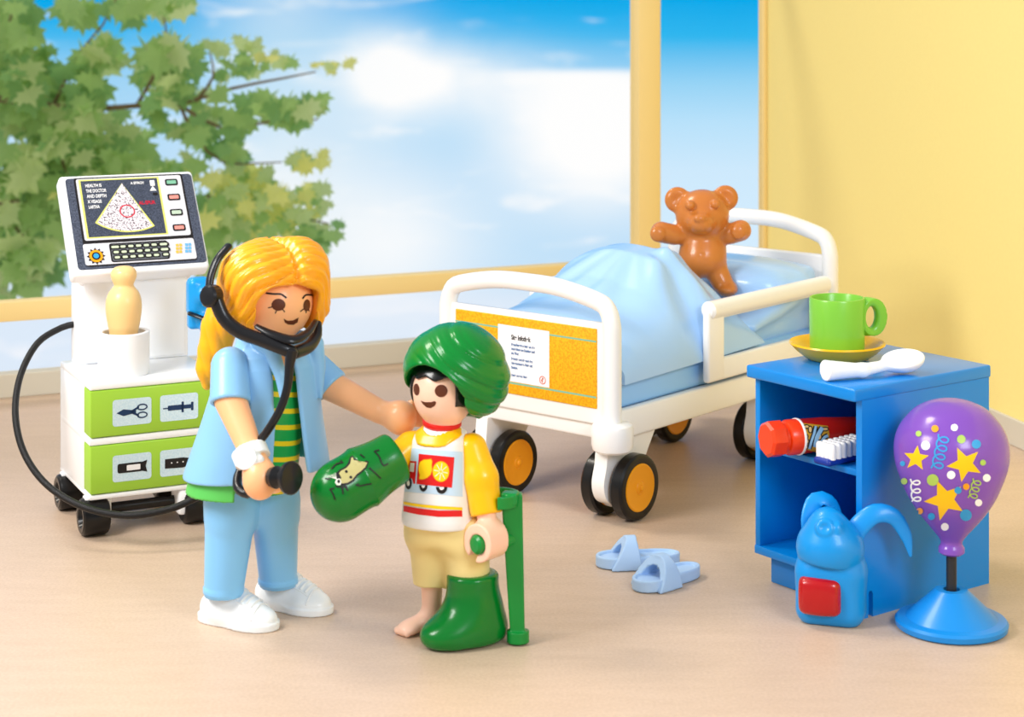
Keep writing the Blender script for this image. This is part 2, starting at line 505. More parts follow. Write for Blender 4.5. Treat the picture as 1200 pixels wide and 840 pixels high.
# glazing
m_glass = bpy.data.materials.new('window_glass'); m_glass.use_nodes = True
nt = m_glass.node_tree; nt.nodes.remove(nt.nodes['Principled BSDF'])
tr = nt.nodes.new('ShaderNodeBsdfTransparent'); gl = nt.nodes.new('ShaderNodeBsdfGlossy'); gl.inputs['Roughness'].default_value = 0.02
mx = nt.nodes.new('ShaderNodeMixShader'); mx.inputs[0].default_value = 0.006
nt.links.new(tr.outputs[0], mx.inputs[1]); nt.links.new(gl.outputs[0], mx.inputs[2]); nt.links.new(mx.outputs[0], nt.nodes['Material Output'].inputs['Surface'])
def window(nm, t0, t1, rail):
    w = thing(nm, CORNER + dB * t0 + V3(0, 0, .16), None, None); w['kind'] = 'structure'
    fr = MB()
    fr.add(*bmm((t0, -.08, .16), (t0 + .035, 0.0, H_W), CORNER, dB, nB)) if t0 < .5 else fr.add(*bmm((t0, -.10, .16), (t0 + .19, .05, H_W), CORNER, dB, nB))
    fr.add(*bmm((t1 - .03, -.08, .16), (t1, 0.0, H_W), CORNER, dB, nB))
    fr.add(*bmm((t0, -.10, H_W - .15), (t1, .05, H_W), CORNER, dB, nB))
    fr.build('window_frame', m_beige, w, smooth=False)
    if rail:
        r = MB(); r.add(*bmm((t0 + .19, -.10, .52), (t1, .05, .65), CORNER, dB, nB)); r.build('window_rail', m_beige, w, smooth=False)
    g0 = t0 + (.19 if t0 > .5 else .035)
    segs = ((.16, .52), (.65, H_W - .15)) if rail else ((.16, H_W - .15),)
    for z0, z1 in segs:
        g = MB(); g.add(*bmm((g0, -.045, z0), (t1 - .03, -.037, z1), CORNER, dB, nB, 0)); g.build('pane', m_glass, w, smooth=False)
window('window_1', 1.025, 9.5, True)
window('window_2', 0.0, 1.02, False)

# ================================================================== the tree outside
m_leaf = [mat('leaf_green', (176, 212, 128), 0.5), mat('leaf_deep_green', (146, 192, 118), 0.5), mat('leaf_pale_green', (214, 232, 160), 0.5), mat('leaf_yellow_green', (250, 248, 150), 0.5)]
for m in m_leaf:
    nt_ = m.node_tree; pb_ = nt_.nodes['Principled BSDF']; pb_.inputs['Specular IOR Level'].default_value = 0.2
    tl_ = nt_.nodes.new('ShaderNodeBsdfTranslucent'); tl_.inputs['Color'].default_value = pb_.inputs['Base Color'].default_value
    ms_ = nt_.nodes.new('ShaderNodeMixShader'); ms_.inputs[0].default_value = .5
    nt_.links.new(pb_.outputs[0], ms_.inputs[1]); nt_.links.new(tl_.outputs[0], ms_.inputs[2]); nt_.links.new(ms_.outputs[0], nt_.nodes['Material Output'].inputs['Surface'])
m_bark = mat('bark', (128, 104, 78), 0.8)
tree = thing('maple_tree', (-7.6, 21.5, -6.0), 'green maple tree whose leafy branches hang outside the big window on the left', 'tree')
TD = 21.0
def tw(x, y, d=0.0): return W(x, y, TD + d)
tr_ = MB(); tr_.add(*tube([(-7.6, 21.5, -6.0), (-7.5, 21.5, -2), (-7.4, 21.4, 1), (-7.3, 21.3, 4)], [.32, .27, .22, .16], 14, .3)); tr_.build('trunk', m_bark, tree)
br = [[(-200, 150), (-60, 118), (20, 118), (90, 128), (160, 124), (210, 122), (270, 104), (330, 92), (370, 84)],
      [(60, 128), (95, 60), (120, 30), (140, -10)], [(160, 124), (185, 80), (196, 50), (190, 10)], [(230, 118), (250, 90), (246, 62)],
      [(-80, 240), (0, 240), (60, 236), (130, 252), (250, 230), (330, 250), (385, 262)], [(210, 122), (260, 150), (330, 140), (372, 140)],
      [(-60, 118), (-20, 60), (10, 30), (20, -20)], [(0, 240), (40, 300), (40, 330)], [(90, 128), (75, 170), (80, 210), (130, 252)], [(210, 122), (230, 160), (262, 190), (330, 190)]]
bm_ = MB()
for i, b in enumerate(br):
    r0 = .05 if i in (0, 4) else .022
    bm_.add(*tube([tw(x, y, .15 * math.sin(k * 2.1 + i)) for k, (x, y) in enumerate(b)], list(np.linspace(r0, .008, len(b))), 8, .2))
bm_.add(*tube([(-7.45, 21.4, 1.6), tw(-200, 150)], [.12, .05], 8, .3, smooth_path=False)).add(*tube([(-7.5, 21.5, .5), tw(-80, 240)], [.10, .05], 8, .3, smooth_path=False))
bm_.build('branch', m_bark, tree)
MAPLE = [(0, -.45), (.05, -.12), (.30, -.22), (.27, -.08), (.52, .02), (.38, .10), (.44, .30), (.24, .22), (.18, .34), (.12, .30), (0, .58),
         (-.12, .30), (-.18, .34), (-.24, .22), (-.44, .30), (-.38, .10), (-.52, .02), (-.27, -.08), (-.30, -.22), (-.05, -.12)]
fol = MB()
def leaf(x, y, s, mi, d, flat=None):
    c = tw(x, y, d); a = rng.uniform(math.pi * .7, math.pi * 1.3) if flat is None else flat
    tilt, roll = rng.uniform(-.9, .9), rng.uniform(-.7, .7)
    R = np.array(Matrix.Rotation(roll, 3, 'Z') @ Matrix.Rotation(tilt, 3, 'X') @ Matrix.Rotation(a, 3, 'Y'))
    sc = s * (TD + d) / F_PX
    pts = [V3(p[0], -.10 * abs(p[0]) + .06 * p[1] ** 2, p[1]) * sc for p in MAPLE] + [V3(0, .03, 0) * sc]
    v = [R @ p + c for p in pts]; n = len(MAPLE)
    fol.add(v, [(i, (i + 1) % n, n) for i in range(n)], mi)
clusters = [  # x, y, spread x, spread y, count, leaf size, material weights
    (40, 120, 62, 34, 56, 44, (5, 4, 1, 0)), (15, 60, 34, 24, 20, 40, (4, 3, 1, 0)), (120, 165, 60, 30, 44, 40, (5, 2, 3, 0)),
    (10, 10, 26, 14, 12, 40, (5, 3, 0, 0)), (130, 8, 46, 10, 16, 38, (5, 1, 2, 0)), (185, 6, 26, 12, 10, 36, (3, 0, 4, 0)),
    (118, 65, 22, 16, 12, 44, (4, 1, 2, 0)), (195, 74, 26, 20, 18, 46, (4, 3, 1, 0)), (262, 52, 34, 6, 9, 24, (1, 0, 4, 0)),
    (215, 118, 34, 12, 16, 34, (3, 2, 2, 0)), (285, 78, 26, 8, 9, 28, (4, 1, 1, 0)), (325, 68, 22, 4, 6, 22, (1, 0, 3, 2)),
    (330, 128, 36, 12, 22, 34, (4, 3, 1, 0)), (388, 76, 18, 4, 7, 18, (0, 0, 2, 4)), (285, 145, 14, 8, 6, 36, (3, 5, 0, 0)),
    (215, 150, 24, 14, 9, 40, (4, 1, 3, 0)), (40, 220, 48, 40, 62, 44, (5, 3, 3, 0)), (150, 205, 70, 18, 36, 38, (4, 1, 5, 1)),
    (265, 180, 14, 16, 9, 34, (2, 4, 0, 0)), (285, 222, 36, 26, 40, 36, (2, 0, 4, 9)), (352, 186, 22, 6, 8, 28, (1, 0, 3, 5)),
    (250, 260, 36, 22, 28, 38, (5, 2, 3, 1)), (345, 245, 32, 16, 18, 32, (3, 0, 4, 5)), (375, 232, 16, 14, 9, 26, (2, 0, 4, 3)),
    (372, 278, 22, 14, 12, 28, (4, 2, 2, 0)), (20, 290, 32, 24, 30, 42, (5, 3, 2, 0)), (60, 315, 18, 14, 6, 36, (4, 2, 2, 0)), (330, 275, 30, 10, 10, 30, (4, 0, 4, 2)), (25, 330, 26, 16, 10, 38, (4, 2, 3, 0)), (235, 300, 26, 18, 12, 34, (3, 1, 4, 1)), (60, 180, 50, 30, 26, 40, (3, 1, 5, 0))]
for cx, cy, sx, sy, n, s, w in clusters:
    w = np.array(w, float) / sum(w)
    for _ in range(int(n * 1.25)):
        x, y = cx + np.clip(rng.normal(), -1.6, 1.6) * sx * .72, cy + np.clip(rng.normal(), -1.6, 1.6) * sy * .72
        leaf(x, y, s * rng.uniform(.75, 1.3), int(rng.choice(4, p=w)), rng.uniform(-.7, .9))
fol.build('foliage', m_leaf, tree, smooth=False, angle=None)
# ================================================================== hospital bed
m_white = mat('white_plastic', (248, 246, 243), 0.28, coat=0.2)
m_white2 = mat('cool_white_plastic', (248, 251, 255), 0.3, coat=0.15)
m_black = mat('black_rubber', (14, 13, 14), 0.3, coat=0.15, spec=.3)
m_orange = mat('orange_wheel_plastic', (250, 164, 20), 0.35)
m_bedblue = mat('pale_blue_sheet_plastic', (170, 211, 255), 0.3, coat=0.35)
m_matt = mat('blue_mattress_plastic', (152, 205, 255), 0.35, coat=0.1)
BC = V3(.52, 9.72, 0); bW = V3(-.766, .643, 0); bS = V3(.643, .766, 0); UZ = V3(0, 0, 1)
BW = 1.144
def Bp(w, s, z): return BC + bW * w + bS * s + UZ * z
RB = np.array([bW, bS, UZ])
def bbox(lo, hi, r=.01, seg=3):
    lo, hi = np.array(lo, float), np.array(hi, float); c = (lo + hi) / 2
    v, f = rbox(Bp(*c), (hi - lo) / 2, RB, r, seg)
    if np.linalg.det(RB) < 0: f = [q[::-1] for q in f]
    return v, f
bed = thing('hospital_bed', Bp(BW / 2, 1.1, 0), 'white wheeled toy hospital bed with a yellow panel on its foot end', 'bed')
# base frame
fr = MB()
fr.add(*bbox((-.005, 0, .42), (BW + .005, .07, .55), .015)).add(*bbox((-.005, 2.13, .42), (BW + .005, 2.2, .55), .015))
fr.add(*bbox((-.02, .02, .422), (.035, 2.18, .575), .015)).add(*bbox((BW - .035, .02, .42), (BW + .02, 2.18, .575), .015))
fr.add(*bbox((.0, .05, .50), (BW, 2.15, .56), .01))
for s in (0.0, 2.2):
    for w in (0.0, BW):
        fr.add(*lathe([(0, .372), (.085, .372), (.103, .385), (.11, .41), (.11, .49), (.103, .51), (.085, .522), (0, .524)], Bp(w, s, 0), n=40))
fr.build('frame', m_white, bed)
def arch(s, zc, zm, r=.048):
    """bow of a bed end: two posts, round corners, a gently arched top bar"""
    p = [Bp(0, s, .5), Bp(0, s, .7), Bp(0, s, zc - .20), Bp(0.004, s, zc - .12), Bp(.03, s, zc - .045), Bp(.10, s, zc - .005)]
    for t in (.3, .5, .7): p.append(Bp(BW * t, s, zc + (zm - zc) * (1 - ((t - .5) / .5) ** 2)))
    p += [Bp(BW - .10, s, zc - .005), Bp(BW - .03, s, zc - .045), Bp(BW - .004, s, zc - .12), Bp(BW, s, zc - .20), Bp(BW, s, .7), Bp(BW, s, .5)]
    return tube(p, r, 20, .025)
eb = MB(); eb.add(*arch(0, 1.145, 1.192)); eb.build('foot_bow', m_white, bed)
eb = MB(); eb.add(*arch(2.2, 1.285, 1.345)); eb.build('head_bow', m_white, bed)
fb = MB(); fb.add(*bbox((.02, -.022, .50), (BW - .02, .022, 1.032), .012)); fb.build('foot_board', m_white, bed)
hb = MB(); hb.add(*bbox((.02, 2.18, .50), (BW - .02, 2.222, 1.155), .015)); hb.build('head_board', m_white, bed)
m_ypanel = speckle('yellow_panel_print', (228, 156, 2), (246, 184, 16), 90, 0.5)
m_paper = mat('white_paper', (242, 242, 244), 0.6); m_ink = mat('black_print', (26, 22, 24), 0.5); m_binc = mat('blue_print', (20, 96, 160), 0.5)
m_teal = mat('pale_teal_print', (128, 190, 160), 0.5); m_redp = mat('orange_red_print', (224, 92, 50), 0.5)
pl = MB(); pl.add(*bbox((.082, -.030, .585), (BW - .082, -.018, 1.0), .004)); pan = pl.build('yellow_panel', m_ypanel, bed)
# print: x runs to the viewer's right = -w
pr = Print(Bp(BW - .082, -.030, .585), -bW, UZ, -bS); PWD = BW - .164
x0, x1 = BW - .082 - .752, BW - .082 - .395
for z in (.345, .055):
    pr = Print(Bp(BW - .082, -.030, .585), -bW, UZ, -bS); pr.poly([(0, z), (PWD, z), (PWD, z + .009), (0, z + .009)], m_teal, .5); pr.build('panel_stripe', pan)
ps = Print(Bp(BW - .082, -.030, .585), -bW, UZ, -bS)
ps.poly([(x0, .068), (x1, .068), (x1, .368), (x0, .368)], m_paper)
tx = x0 + .095
ps.text('Site Infothek', tx, .295, .036, m_ink, 2, .135)
for i, (t, wd) in enumerate((('Besuchszeiten bitte an der', .165), ('Anmeldung am Empfang und', .163), ('im Flur.', .055), ('Bettruhe und die nach den', .148), ('Untersuchungen, Ruhe mit', .148), ('Station.', .045))):
    ps.text(t, tx, .262 - i * .0235 - (.006 if i > 2 else 0), .019, m_binc, 2, wd)
ps.text('Danke und gute Ruhe', tx, .098, .017, m_binc, 2, .112)
for q in ring(x1 - .045, .103, .022, .022, .004): ps.poly(q, m_redp, 2)
ps.polys(ribbon([(x1 - .045, .090), (x1 - .047, .103), (x1 - .041, .116)], .005, .005), m_redp, 3)
ps.poly(ellp(x1 - .043, .112, .004, .005), m_redp, 3); ps.poly([(x1 - .055, .095), (x1 - .049, .104), (x1 - .053, .106)], m_redp, 3)
ps.build('patient_notice', bed)['label'] = 'white notice with a black heading and blue lines of text'
# mattress, raised head end, pillow
mt = MB(); mt.add(*bbox((.03, .05, .565), (BW - .03, 2.16, .722), .03, 4)); mt.build('mattress', m_matt, bed)
def raised(P):
    q = P - Bp(0, 0, 0); w, s, z = q @ bW, q @ bS, P[:, 2]
    top = .80 + np.clip(s - 1.15, 0, 1) * .30
    d = smax(smax(mxx((z - top) * .95, .70 - z), np.abs(w - BW / 2) - (BW / 2 - .06), .05), mxx(s - 2.12, 1.22 - s), .05)
    pq = np.stack([(w - .50) / .50, (s - 1.84) / .31, (z - .98) / .165], 1); pil = ((np.abs(pq) ** 3).sum(1) ** (1 / 3) - 1) * .2
    cr = chain(P, [Bp(.03, 1.40, .82), Bp(.04, 1.62, .88), Bp(.05, 1.90, 1.0)], [.015, .035, .03])
    return smin(smin(smax(d, -cap(P, Bp(-.1, 1.75, .78), Bp(.0, 2.3, .86), .02), .03), pil, .07), cr, .08)
sdf('head_cushion', raised, Bp(0, 0, 0) + V3(-.2, .5, .65), Bp(0, 2.3, 0) + V3(.3, .9, 1.25), .014, m_bedblue, bed)
# side rail (guard)
def guard(w0):
    m = MB()
    s0, s1, zt, zb = .84, 2.05, 1.0, .605
    m.add(*tube([Bp(w0, s0 - .02, zt), Bp(w0, (s0 + s1) / 2, zt), Bp(w0, s1, zt)], .050, 20, .05))
    def bar(a, b, z0, z1, t=.022): m.add(*bbox((w0 - t, a, z0), (w0 + t, b, z1), .014))
    bar(s0 - .051, s0 + .105, zb + .003, zt, .0235); bar(s0 - .05, s1 + .02, zb, .725); bar(s1 - .09, s1 + .021, zb + .003, zt, .0235); bar(s0, s1, .945, zt, .021)
    return m
guard(-.045).build('side_rail', m_white, bed); guard(BW + .045).build('side_rail', m_white, bed)
# legs with double wheels
WR = .172
def wheel_pair(sw, ww, flip):
    sg = 1 if not flip else -1
    poly = [(-.02, .43), (.40, .43), (.33, .33), (.22, .17), (.14, .10), (.05, .08), (-.03, .12), (-.06, .20), (-.035, .30)]
    cp_, _ = curve_pts([(a_, b_, 0) for a_, b_ in poly[2:]], .02); poly = poly[:2] + [(q_[0], q_[1]) for q_ in cp_]
    m = MB(); v, f = prism([(sw - .13 + p[0] + .12 * 0, p[1]) for p in poly], Bp(ww, 0, 0), bS, UZ, bW, -.04, .04)
    m.add(v, f); m.add(*lathe([(0, -.045), (.125, -.045), (.125, .045), (0, .045)], Bp(ww, sw, WR), bW, 32))
    lg = m.build('leg', m_white, bed, smooth=False)
    for side in (-1, 1):
        cw = ww + side * .095; o = Bp(cw, sw, WR)
        t = MB()
        prof = [(0.12, -.035), (.150, -.042), (.163, -.038), (.172, -.026), (.172, .026), (.163, .038), (.150, .042), (.12, .035)]
        t.add(*lathe(prof, o, bW, 48)); ty = t.build('tyre', m_black, lg)
        h = MB(); out = bW * side
        for sd in (-1, 1):
            n_ = bW * sd
            h.add(*lathe([(.126, .030), (.124, .040), (.118, .043), (.106, .0385), (.035, .0375), (.030, .044), (.018, .046), (.014, .055), (0, .058)], o, n_, 40))
        h.build('hub', m_orange, ty)
wheel_pair(.13, .05, 0); wheel_pair(.13, .875, 0); wheel_pair(1.63, .09, 1); wheel_pair(1.67, .89, 1)

# blanket: its own moulded cover lying over the mattress
def blanket():
    nw, ns = 110, 120; s0, s1 = .075, 1.42
    w_ = np.linspace(-.025, BW + .025, nw); s_ = np.linspace(s0, s1, ns)
    Hs = lambda s: np.interp(s, [.0, .10, .22, .40, .60, .80, .95, 1.10, 1.25, 1.36, 1.42], [.10, .22, .29, .33, .42, .555, .575, .51, .34, .19, .11])
    top = np.zeros((nw, ns)); Wm, Sm = np.meshgrid(w_, s_, indexing='ij')
    t = np.abs((Wm - BW / 2) / (BW / 2 + .03)); 
    cross = np.clip(1 - t ** 2.3, 0, 1) ** .52
    crossk = np.clip(1 - t ** 2.2, 0, 1) ** .62
    k = np.clip((Hs(Sm) - .25) / .3, 0, 1)
    H = Hs(Sm) * (cross * (1 - k) + crossk * k)
    pk = (.50, .92); a = np.arctan2(Sm - pk[1], pk[0] - Wm); rr = np.hypot(Sm - pk[1], Wm - pk[0])
    amp = np.clip((rr - .10) / .3, 0, 1) * np.clip((.75 - rr) / .3, 0, 1)
    H += amp * (.044 * np.sin(a * 7.5 + .8) * np.exp(-((a - .1) / 1.1) ** 2) + .008 * np.sin(a * 13 + 2))
    # a flat-ish crease running down the near side of the knees
    H += .045 * np.exp(-((Wm - .30 - .35 * (Sm - .9)) / .07) ** 2) * np.exp(-((Sm - .95) / .28) ** 2)
    Z = .728 + np.maximum(H, 0.0); 
    edge = np.minimum(np.minimum(Wm - w_[0], w_[-1] - Wm) / .02, 1)
    hem = .705
    # horizontal bulge of the flanks so that they read as rounded cloth
    vts = []; idx = {}
    for i in range(nw):
        for j in range(ns):
            vts.append(Bp(w_[i], s_[j] + .05 * math.sin(w_[i] * 3.0) * (1 if j > ns * .8 else 0) * (j / ns - .8) * 4, Z[i, j])); idx[i, j] = len(vts) - 1
    f = [(idx[i, j], idx[i, j + 1], idx[i + 1, j + 1], idx[i + 1, j]) for i in range(nw - 1) for j in range(ns - 1)]
    border = [(i, 0) for i in range(nw)] + [(nw - 1, j) for j in range(1, ns)] + [(i, ns - 1) for i in range(nw - 2, -1, -1)] + [(0, j) for j in range(ns - 2, 0, -1)]
    b0 = len(vts)
    for i, j in border:
        p = vts[idx[i, j]].copy(); p[2] = hem + .03 * (s_[j] / 1.4); vts.append(p)
    m = len(border)
    for k_ in range(m):
        q = (k_ + 1) % m
        f.append((idx[border[k_]], idx[border[q]], b0 + q, b0 + k_))
    f.append(tuple(b0 + k_ for k_ in range(m))[::-1])
    return vts, f
v, f = blanket()
bl = mesh('blanket', v, f, m_bedblue, None, True, origin=Bp(BW / 2, .75, .72), angle=70)
bmn = bmesh.new(); bmn.from_mesh(bl.data); bmesh.ops.recalc_face_normals(bmn, faces=bmn.faces); bmn.to_mesh(bl.data); bmn.free()
tag(bl, 'pale blue blanket humped up over the mattress behind the yellow foot panel', 'blanket')

# ================================================================== bedside cabinet and what stands on it
m_cab = mat('blue_plastic', (0, 134, 222), 0.3, coat=0.25)
NF = V3(1.495, 8.19, 0); nb_ = V3(.804, .595, 0); na_ = V3(-.595, .804, 0)     # b: along the side to the back, a: along the front to the left
RN = np.array([na_, nb_, UZ])
def Np(a, b, z): return NF + na_ * a + nb_ * b + UZ * z
def nbox(lo, hi, r=.006, seg=2):
    lo, hi = np.array(lo, float), np.array(hi, float); c = (lo + hi) / 2
    v, f = rbox(Np(*c), (hi - lo) / 2, RN, r, seg)
    if np.linalg.det(RN) < 0: f = [q[::-1] for q in f]
    return v, f
cab = thing('bedside_cabinet', Np(.34, .45, 0), 'bright blue open-fronted bedside cabinet right of the bed, with one shelf', 'cabinet')
NW, ND, NT = .683, .915, 1.015
m = MB(); m.add(*nbox((0, 0, NT - .058), (NW, ND, NT), .010, 3)); m.build('top', m_cab, cab)
b0 = .052
m = MB(); m.add(*prism([(b0, 0), (b0 + .04, 0), (b0 + .04, .10), (b0 + .047, .115), (b0 + .062, .115), (b0 + .07, .10), (b0 + .07, 0), (ND - .01, 0), (ND - .01, NT - .055), (b0, NT - .055)], NF, nb_, UZ, na_, .006, .040)); sp_ = m.build('side_panel', m_cab, cab, smooth=False)
bmn = bmesh.new(); bmn.from_mesh(sp_.data); bmesh.ops.recalc_face_normals(bmn, faces=bmn.faces); bmn.to_mesh(sp_.data); bmn.free()
m = MB(); m.add(*nbox((NW - .040, b0, .133), (NW - .008, ND - .01, NT - .055), .004)); m.build('side_panel', m_cab, cab)
m = MB(); m.add(*nbox((.03, ND - .045, .12), (NW - .03, ND - .015, NT - .055), .003)); m.build('back_panel', m_cab, cab)
m = MB(); m.add(*nbox((.008, b0 - .006, .133), (NW - .008, ND - .02, .172), .005)); m.build('bottom_panel', m_cab, cab)
m = MB(); m.add(*nbox((.035, b0 + .03, .61), (NW - .035, ND - .03, .640), .004)); m.build('shelf', m_cab, cab)
m = MB(); m.add(*nbox((.03, b0 + .05, 0), (NW - .06, ND - .05, .14), .006)); m.build('plinth', m_cab, cab)

# cup, saucer, spoon
m_green = mat('leaf_green_plastic', (128, 200, 62), 0.3, coat=0.2); m_amber = mat('amber_yellow_plastic', (255, 190, 10), 0.28, coat=0.2)
sc_ = V3((981 - 600) * 8.88 / F_PX, 8.88, NT)
sc = thing('saucer', sc_, 'amber yellow saucer under the green cup on the blue cabinet', 'saucer')
m = MB(); m.add(*lathe([(0, 0), (.13, 0), (.15, .008), (.19, .038), (.218, .066), (.226, .074), (.222, .082), (.208, .078), (.18, .058), (.14, .030), (.10, .022), (0, .022)], sc_, n=64)); m.build('dish', m_amber, sc)
cu_ = sc_ + V3(.0, 0, .022)
cup = thing('cup', cu_, 'light green cup with a round handle standing on the yellow saucer', 'cup')
m = MB(); m.add(*lathe([(0, 0), (.112, 0), (.124, .004), (.128, .014), (.131, .262), (.128, .269), (.120, .269), (.116, .262), (.112, .03), (.10, .02), (0, .02)], cu_, n=64)); m.build('cup_body', m_green, cup)
def chandle(P):
    c = cu_ + V3(.165, .0, .178); ax = V3(.35, -1, 0)
    d = smin(ecyl(P, c, ax, (1, 0, 0), .068, .088, .026), sbox(P, c - V3(.05, 0, 0), (.035, .022, .085), r=.02), .03)
    d = smax(d, -ecyl(P, c + V3(-.012, 0, 0), ax, (1, 0, 0), .030, .050, .1), .02)
    return np.maximum(d, -(np.hypot(P[:, 0] - cu_[0], P[:, 1] - cu_[1]) - .120))
sdf('handle', chandle, cu_ + V3(.08, -.08, .02), cu_ + V3(.29, .09, .32), .005, m_green, cup)
z0 = NT
sa, sb = V3((968 - 600) * 8.36 / F_PX, 8.36, z0 + .045), V3((1010 - 600) * 8.42 / F_PX, 8.42, z0 + .038)
se = V3((1058 - 600) * 8.52 / F_PX, 8.52, z0 + .05); sdir = (se - sa); sdir[2] = 0; sdir /= np.linalg.norm(sdir)
def spoon(P):
    h = cap(P, sa + UZ * .004, sb + UZ * .0, .046, .030); h = smin(h, cap(P, sb, se - sdir * .06, .030, .022), .02)
    h = np.maximum(h, -plane(P, sa - sdir * .005, sdir))
    q = frame(sdir, (-sdir[1], sdir[0], 0))
    bo = se + V3(0, 0, .022); cn_ = (-.03, -.42, 1)
    bw = smax(ell(P, bo, (.108, .074, .066), q), plane(P, bo + V3(0, 0, .006), cn_), .012)
    h = smin(h, bw, .03)
    h = smax(h, -ell(P, bo + V3(0, -.008, .014), (.092, .059, .060), q), .008)
    return np.maximum(h, z0 + .001 - P[:, 2])
o = sdf('spoon', spoon, sa - V3(.1, .1, .05), se + V3(.15, .1, .1), .0045, m_white2, None, origin=(sa + se) / 2 * V3(1, 1, 0) + UZ * z0)
tag(o, 'thick white spoon lying on the blue cabinet in front of the yellow saucer', 'spoon')

# tube and toothbrush on the shelf
ZS = .640
m_red = mat('orange_red_plastic', (240, 62, 12), 0.3, coat=0.2); m_dred = mat('red_tube_plastic', (214, 30, 14), 0.35); m_gold = mat('ochre_label', (214, 160, 40), 0.5)
m_sky = mat('pale_blue_print', (150, 196, 226), 0.5)
ta = V3((897 - 600) * 8.50 / F_PX, 8.50, ZS + .083); tdv = V3(.93, .36, 0); tdv /= np.linalg.norm(tdv)
tub = thing('lotion_tube', ta + tdv * .2 - UZ * .088, 'red tube with an orange screw cap lying on the shelf of the blue cabinet', 'tube')
m = MB(); m.add(*lathe([(0, 0), (.070, 0), (.082, .012), (.082, .075), (.076, .08)], ta, tdv, 8)); m.add(*lathe([(.0, .07), (.062, .07), (.064, .095), (.074, .10), (.080, .112), (.080, .165), (.06, .17), (0, .17)], ta, tdv, 40)); m.build('cap', m_red, tub, angle=30)
m = MB(); m.add(*lathe([(0, .160), (.079, .160), (.080, .172), (.078, .18), (.076, .30), (.064, .48), (.050, .55), (0, .55)], ta, tdv, 48)); tb = m.build('tube_body', m_dred, tub)
m = MB(); m.add(*lathe([(.080, .158), (.0835, .160), (.0835, .168), (.080, .169)], ta, tdv, 48)); m.build('collar_ring', m_white, tub)
bv = world_bvh([tb])
def q3(x, y): return (880 + x / 9.23, 480 + y / 9.23)
lab = [[q3(*p) for p in [(505, 140), (830, 175), (850, 270), (835, 360), (740, 470), (600, 430), (560, 510), (490, 500), (520, 420), (525, 280), (500, 180)]]]
sh = [(lab[0], 0)]
for cx, cy, rx, ry in ((560, 190, 26, 18), (600, 185, 22, 14), (590, 290, 20, 20), (600, 340, 18, 22), (590, 400, 18, 20), (640, 215, 16, 30), (800, 210, 30, 14), (735, 290, 22, 30)):
    c = q3(cx, cy); sh += [(ellp(c[0], c[1], (rx + 12) / 9.23, (ry + 12) / 9.23, 14), 1), (ellp(c[0], c[1], rx / 9.23, ry / 9.23, 14), 2)]
for pts, w in (([(700, 180), (680, 260), (655, 330), (630, 420)], 52), ([(770, 195), (720, 280), (700, 350), (690, 400)], 70), ([(830, 280), (790, 300), (750, 360)], 56)):
    for r_, (ww, mi_) in enumerate(((w, 1), (w - 26, 3))):
        sh += [(q, mi_) for q in ribbon([q3(*p) for p in pts], ww / 9.23, 1.2)]
drape('label_print', sh, bv, [m_gold, m_ink, mat('cream_print', (230, 190, 120), .5), m_sky], tub, .001, 1.5)
m_navy = mat('navy_plastic', (22, 52, 150), 0.3)
ba, be = V3((966 - 600) * 8.36 / F_PX, 8.36, ZS + .012), None
bd = V3(.62, .50, 0); bd /= np.linalg.norm(bd); bn = V3(-bd[1], bd[0], 0)
tbx = thing('toothbrush', ba + bd * .15 - UZ * .012, 'navy blue toothbrush with chunky white bristles on the cabinet shelf', 'toothbrush')
v_, f_ = [], []
m = MB()
def brushback(P): return smin(sbox(P, ba + bd * .13 + UZ * .008, (.155, .050, .016), np.array([bd, bn, UZ]), .016), cap(P, ba + bd * .25 + UZ * .008, ba + bd * .55 + UZ * .014, .022, .026), .03)
sdf('brush_handle', brushback, ba - V3(.12, .12, .04), ba + V3(.62, .52, .08), .006, m_navy, tbx)
for i in range(7):
    for j in range(4):
        m.add(*lathe([(0, 0), (.017, 0), (.0175, .058), (.012, .068), (0, .070)], ba + bd * (.012 + i * .036) + bn * ((j - 1.5) * .024) + UZ * .02, UZ, 10))
m.build('bristles', m_white, tbx)

# ================================================================== backpack
m_pack = mat('mid_blue_plastic', (8, 146, 226), 0.36, coat=0.15); m_ruby = mat('red_plastic', (180, 2, 14), 0.25, coat=0.4)
kc = G(980, 739); kc = V3(kc[0], kc[1] + .13, 0); kf = V3(-.30, -.954, 0); kr = V3(.954, -.30, 0); RK = np.array([kr, -kf, UZ])
def K(r, f, z): return kc + kr * r + kf * f + UZ * z
def pack(P):
    b = sbox(P, K(0, 0, .135), (.150, .105, .150), RK, .075)
    b = smin(b, ell(P, K(0, -.005, .26), (.135, .11, .17), RK), .06)
    flap = smax(ell(P, K(-.002, .012, .325), (.148, .138, .135), RK), -plane(P, K(0, 0, .262) , (.10, 0, 1)), .008)
    b = smin(b, flap, .004)
    b = smin(b, ell(P, K(-.01, .035, .43), (.075, .07, .075), RK), .05)
    b = smin(b, tor(P, K(-.012, .106, .432), (-.25, -.9, .35), .026, .016), .006)
    b = smin(b, ell(P, K(.040, .085, .425), (.024, .028, .034), RK), .010)
    b = smax(b, -smax(sbox(P, K(-.035, .135, .135), (.098, .05, .088), RK, .03), b + .012, .004), .004)
    return np.maximum(b, .002 - P[:, 2])
bp = thing('backpack', kc, 'small blue backpack with a red front pocket leaning by the blue cabinet', 'backpack')
sdf('bag', pack, kc - V3(.3, .3, .02), kc + V3(.3, .3, .58), .0065, m_pack, bp)
def pocket(P): return smax(smax(sbox(P, K(-.035, .095, .135), (.092, .07, .082), RK, .030), ell(P, K(-.035, .05, .135), (.165, .105, .150), RK), .03), -sbox(P, K(-.035, .135, .158), (.12, .004, .0015), RK, .001), .003)
sdf('pocket', pocket, kc - V3(.3, .3, .02), kc + V3(.3, .3, .30), .0055, m_ruby, bp)
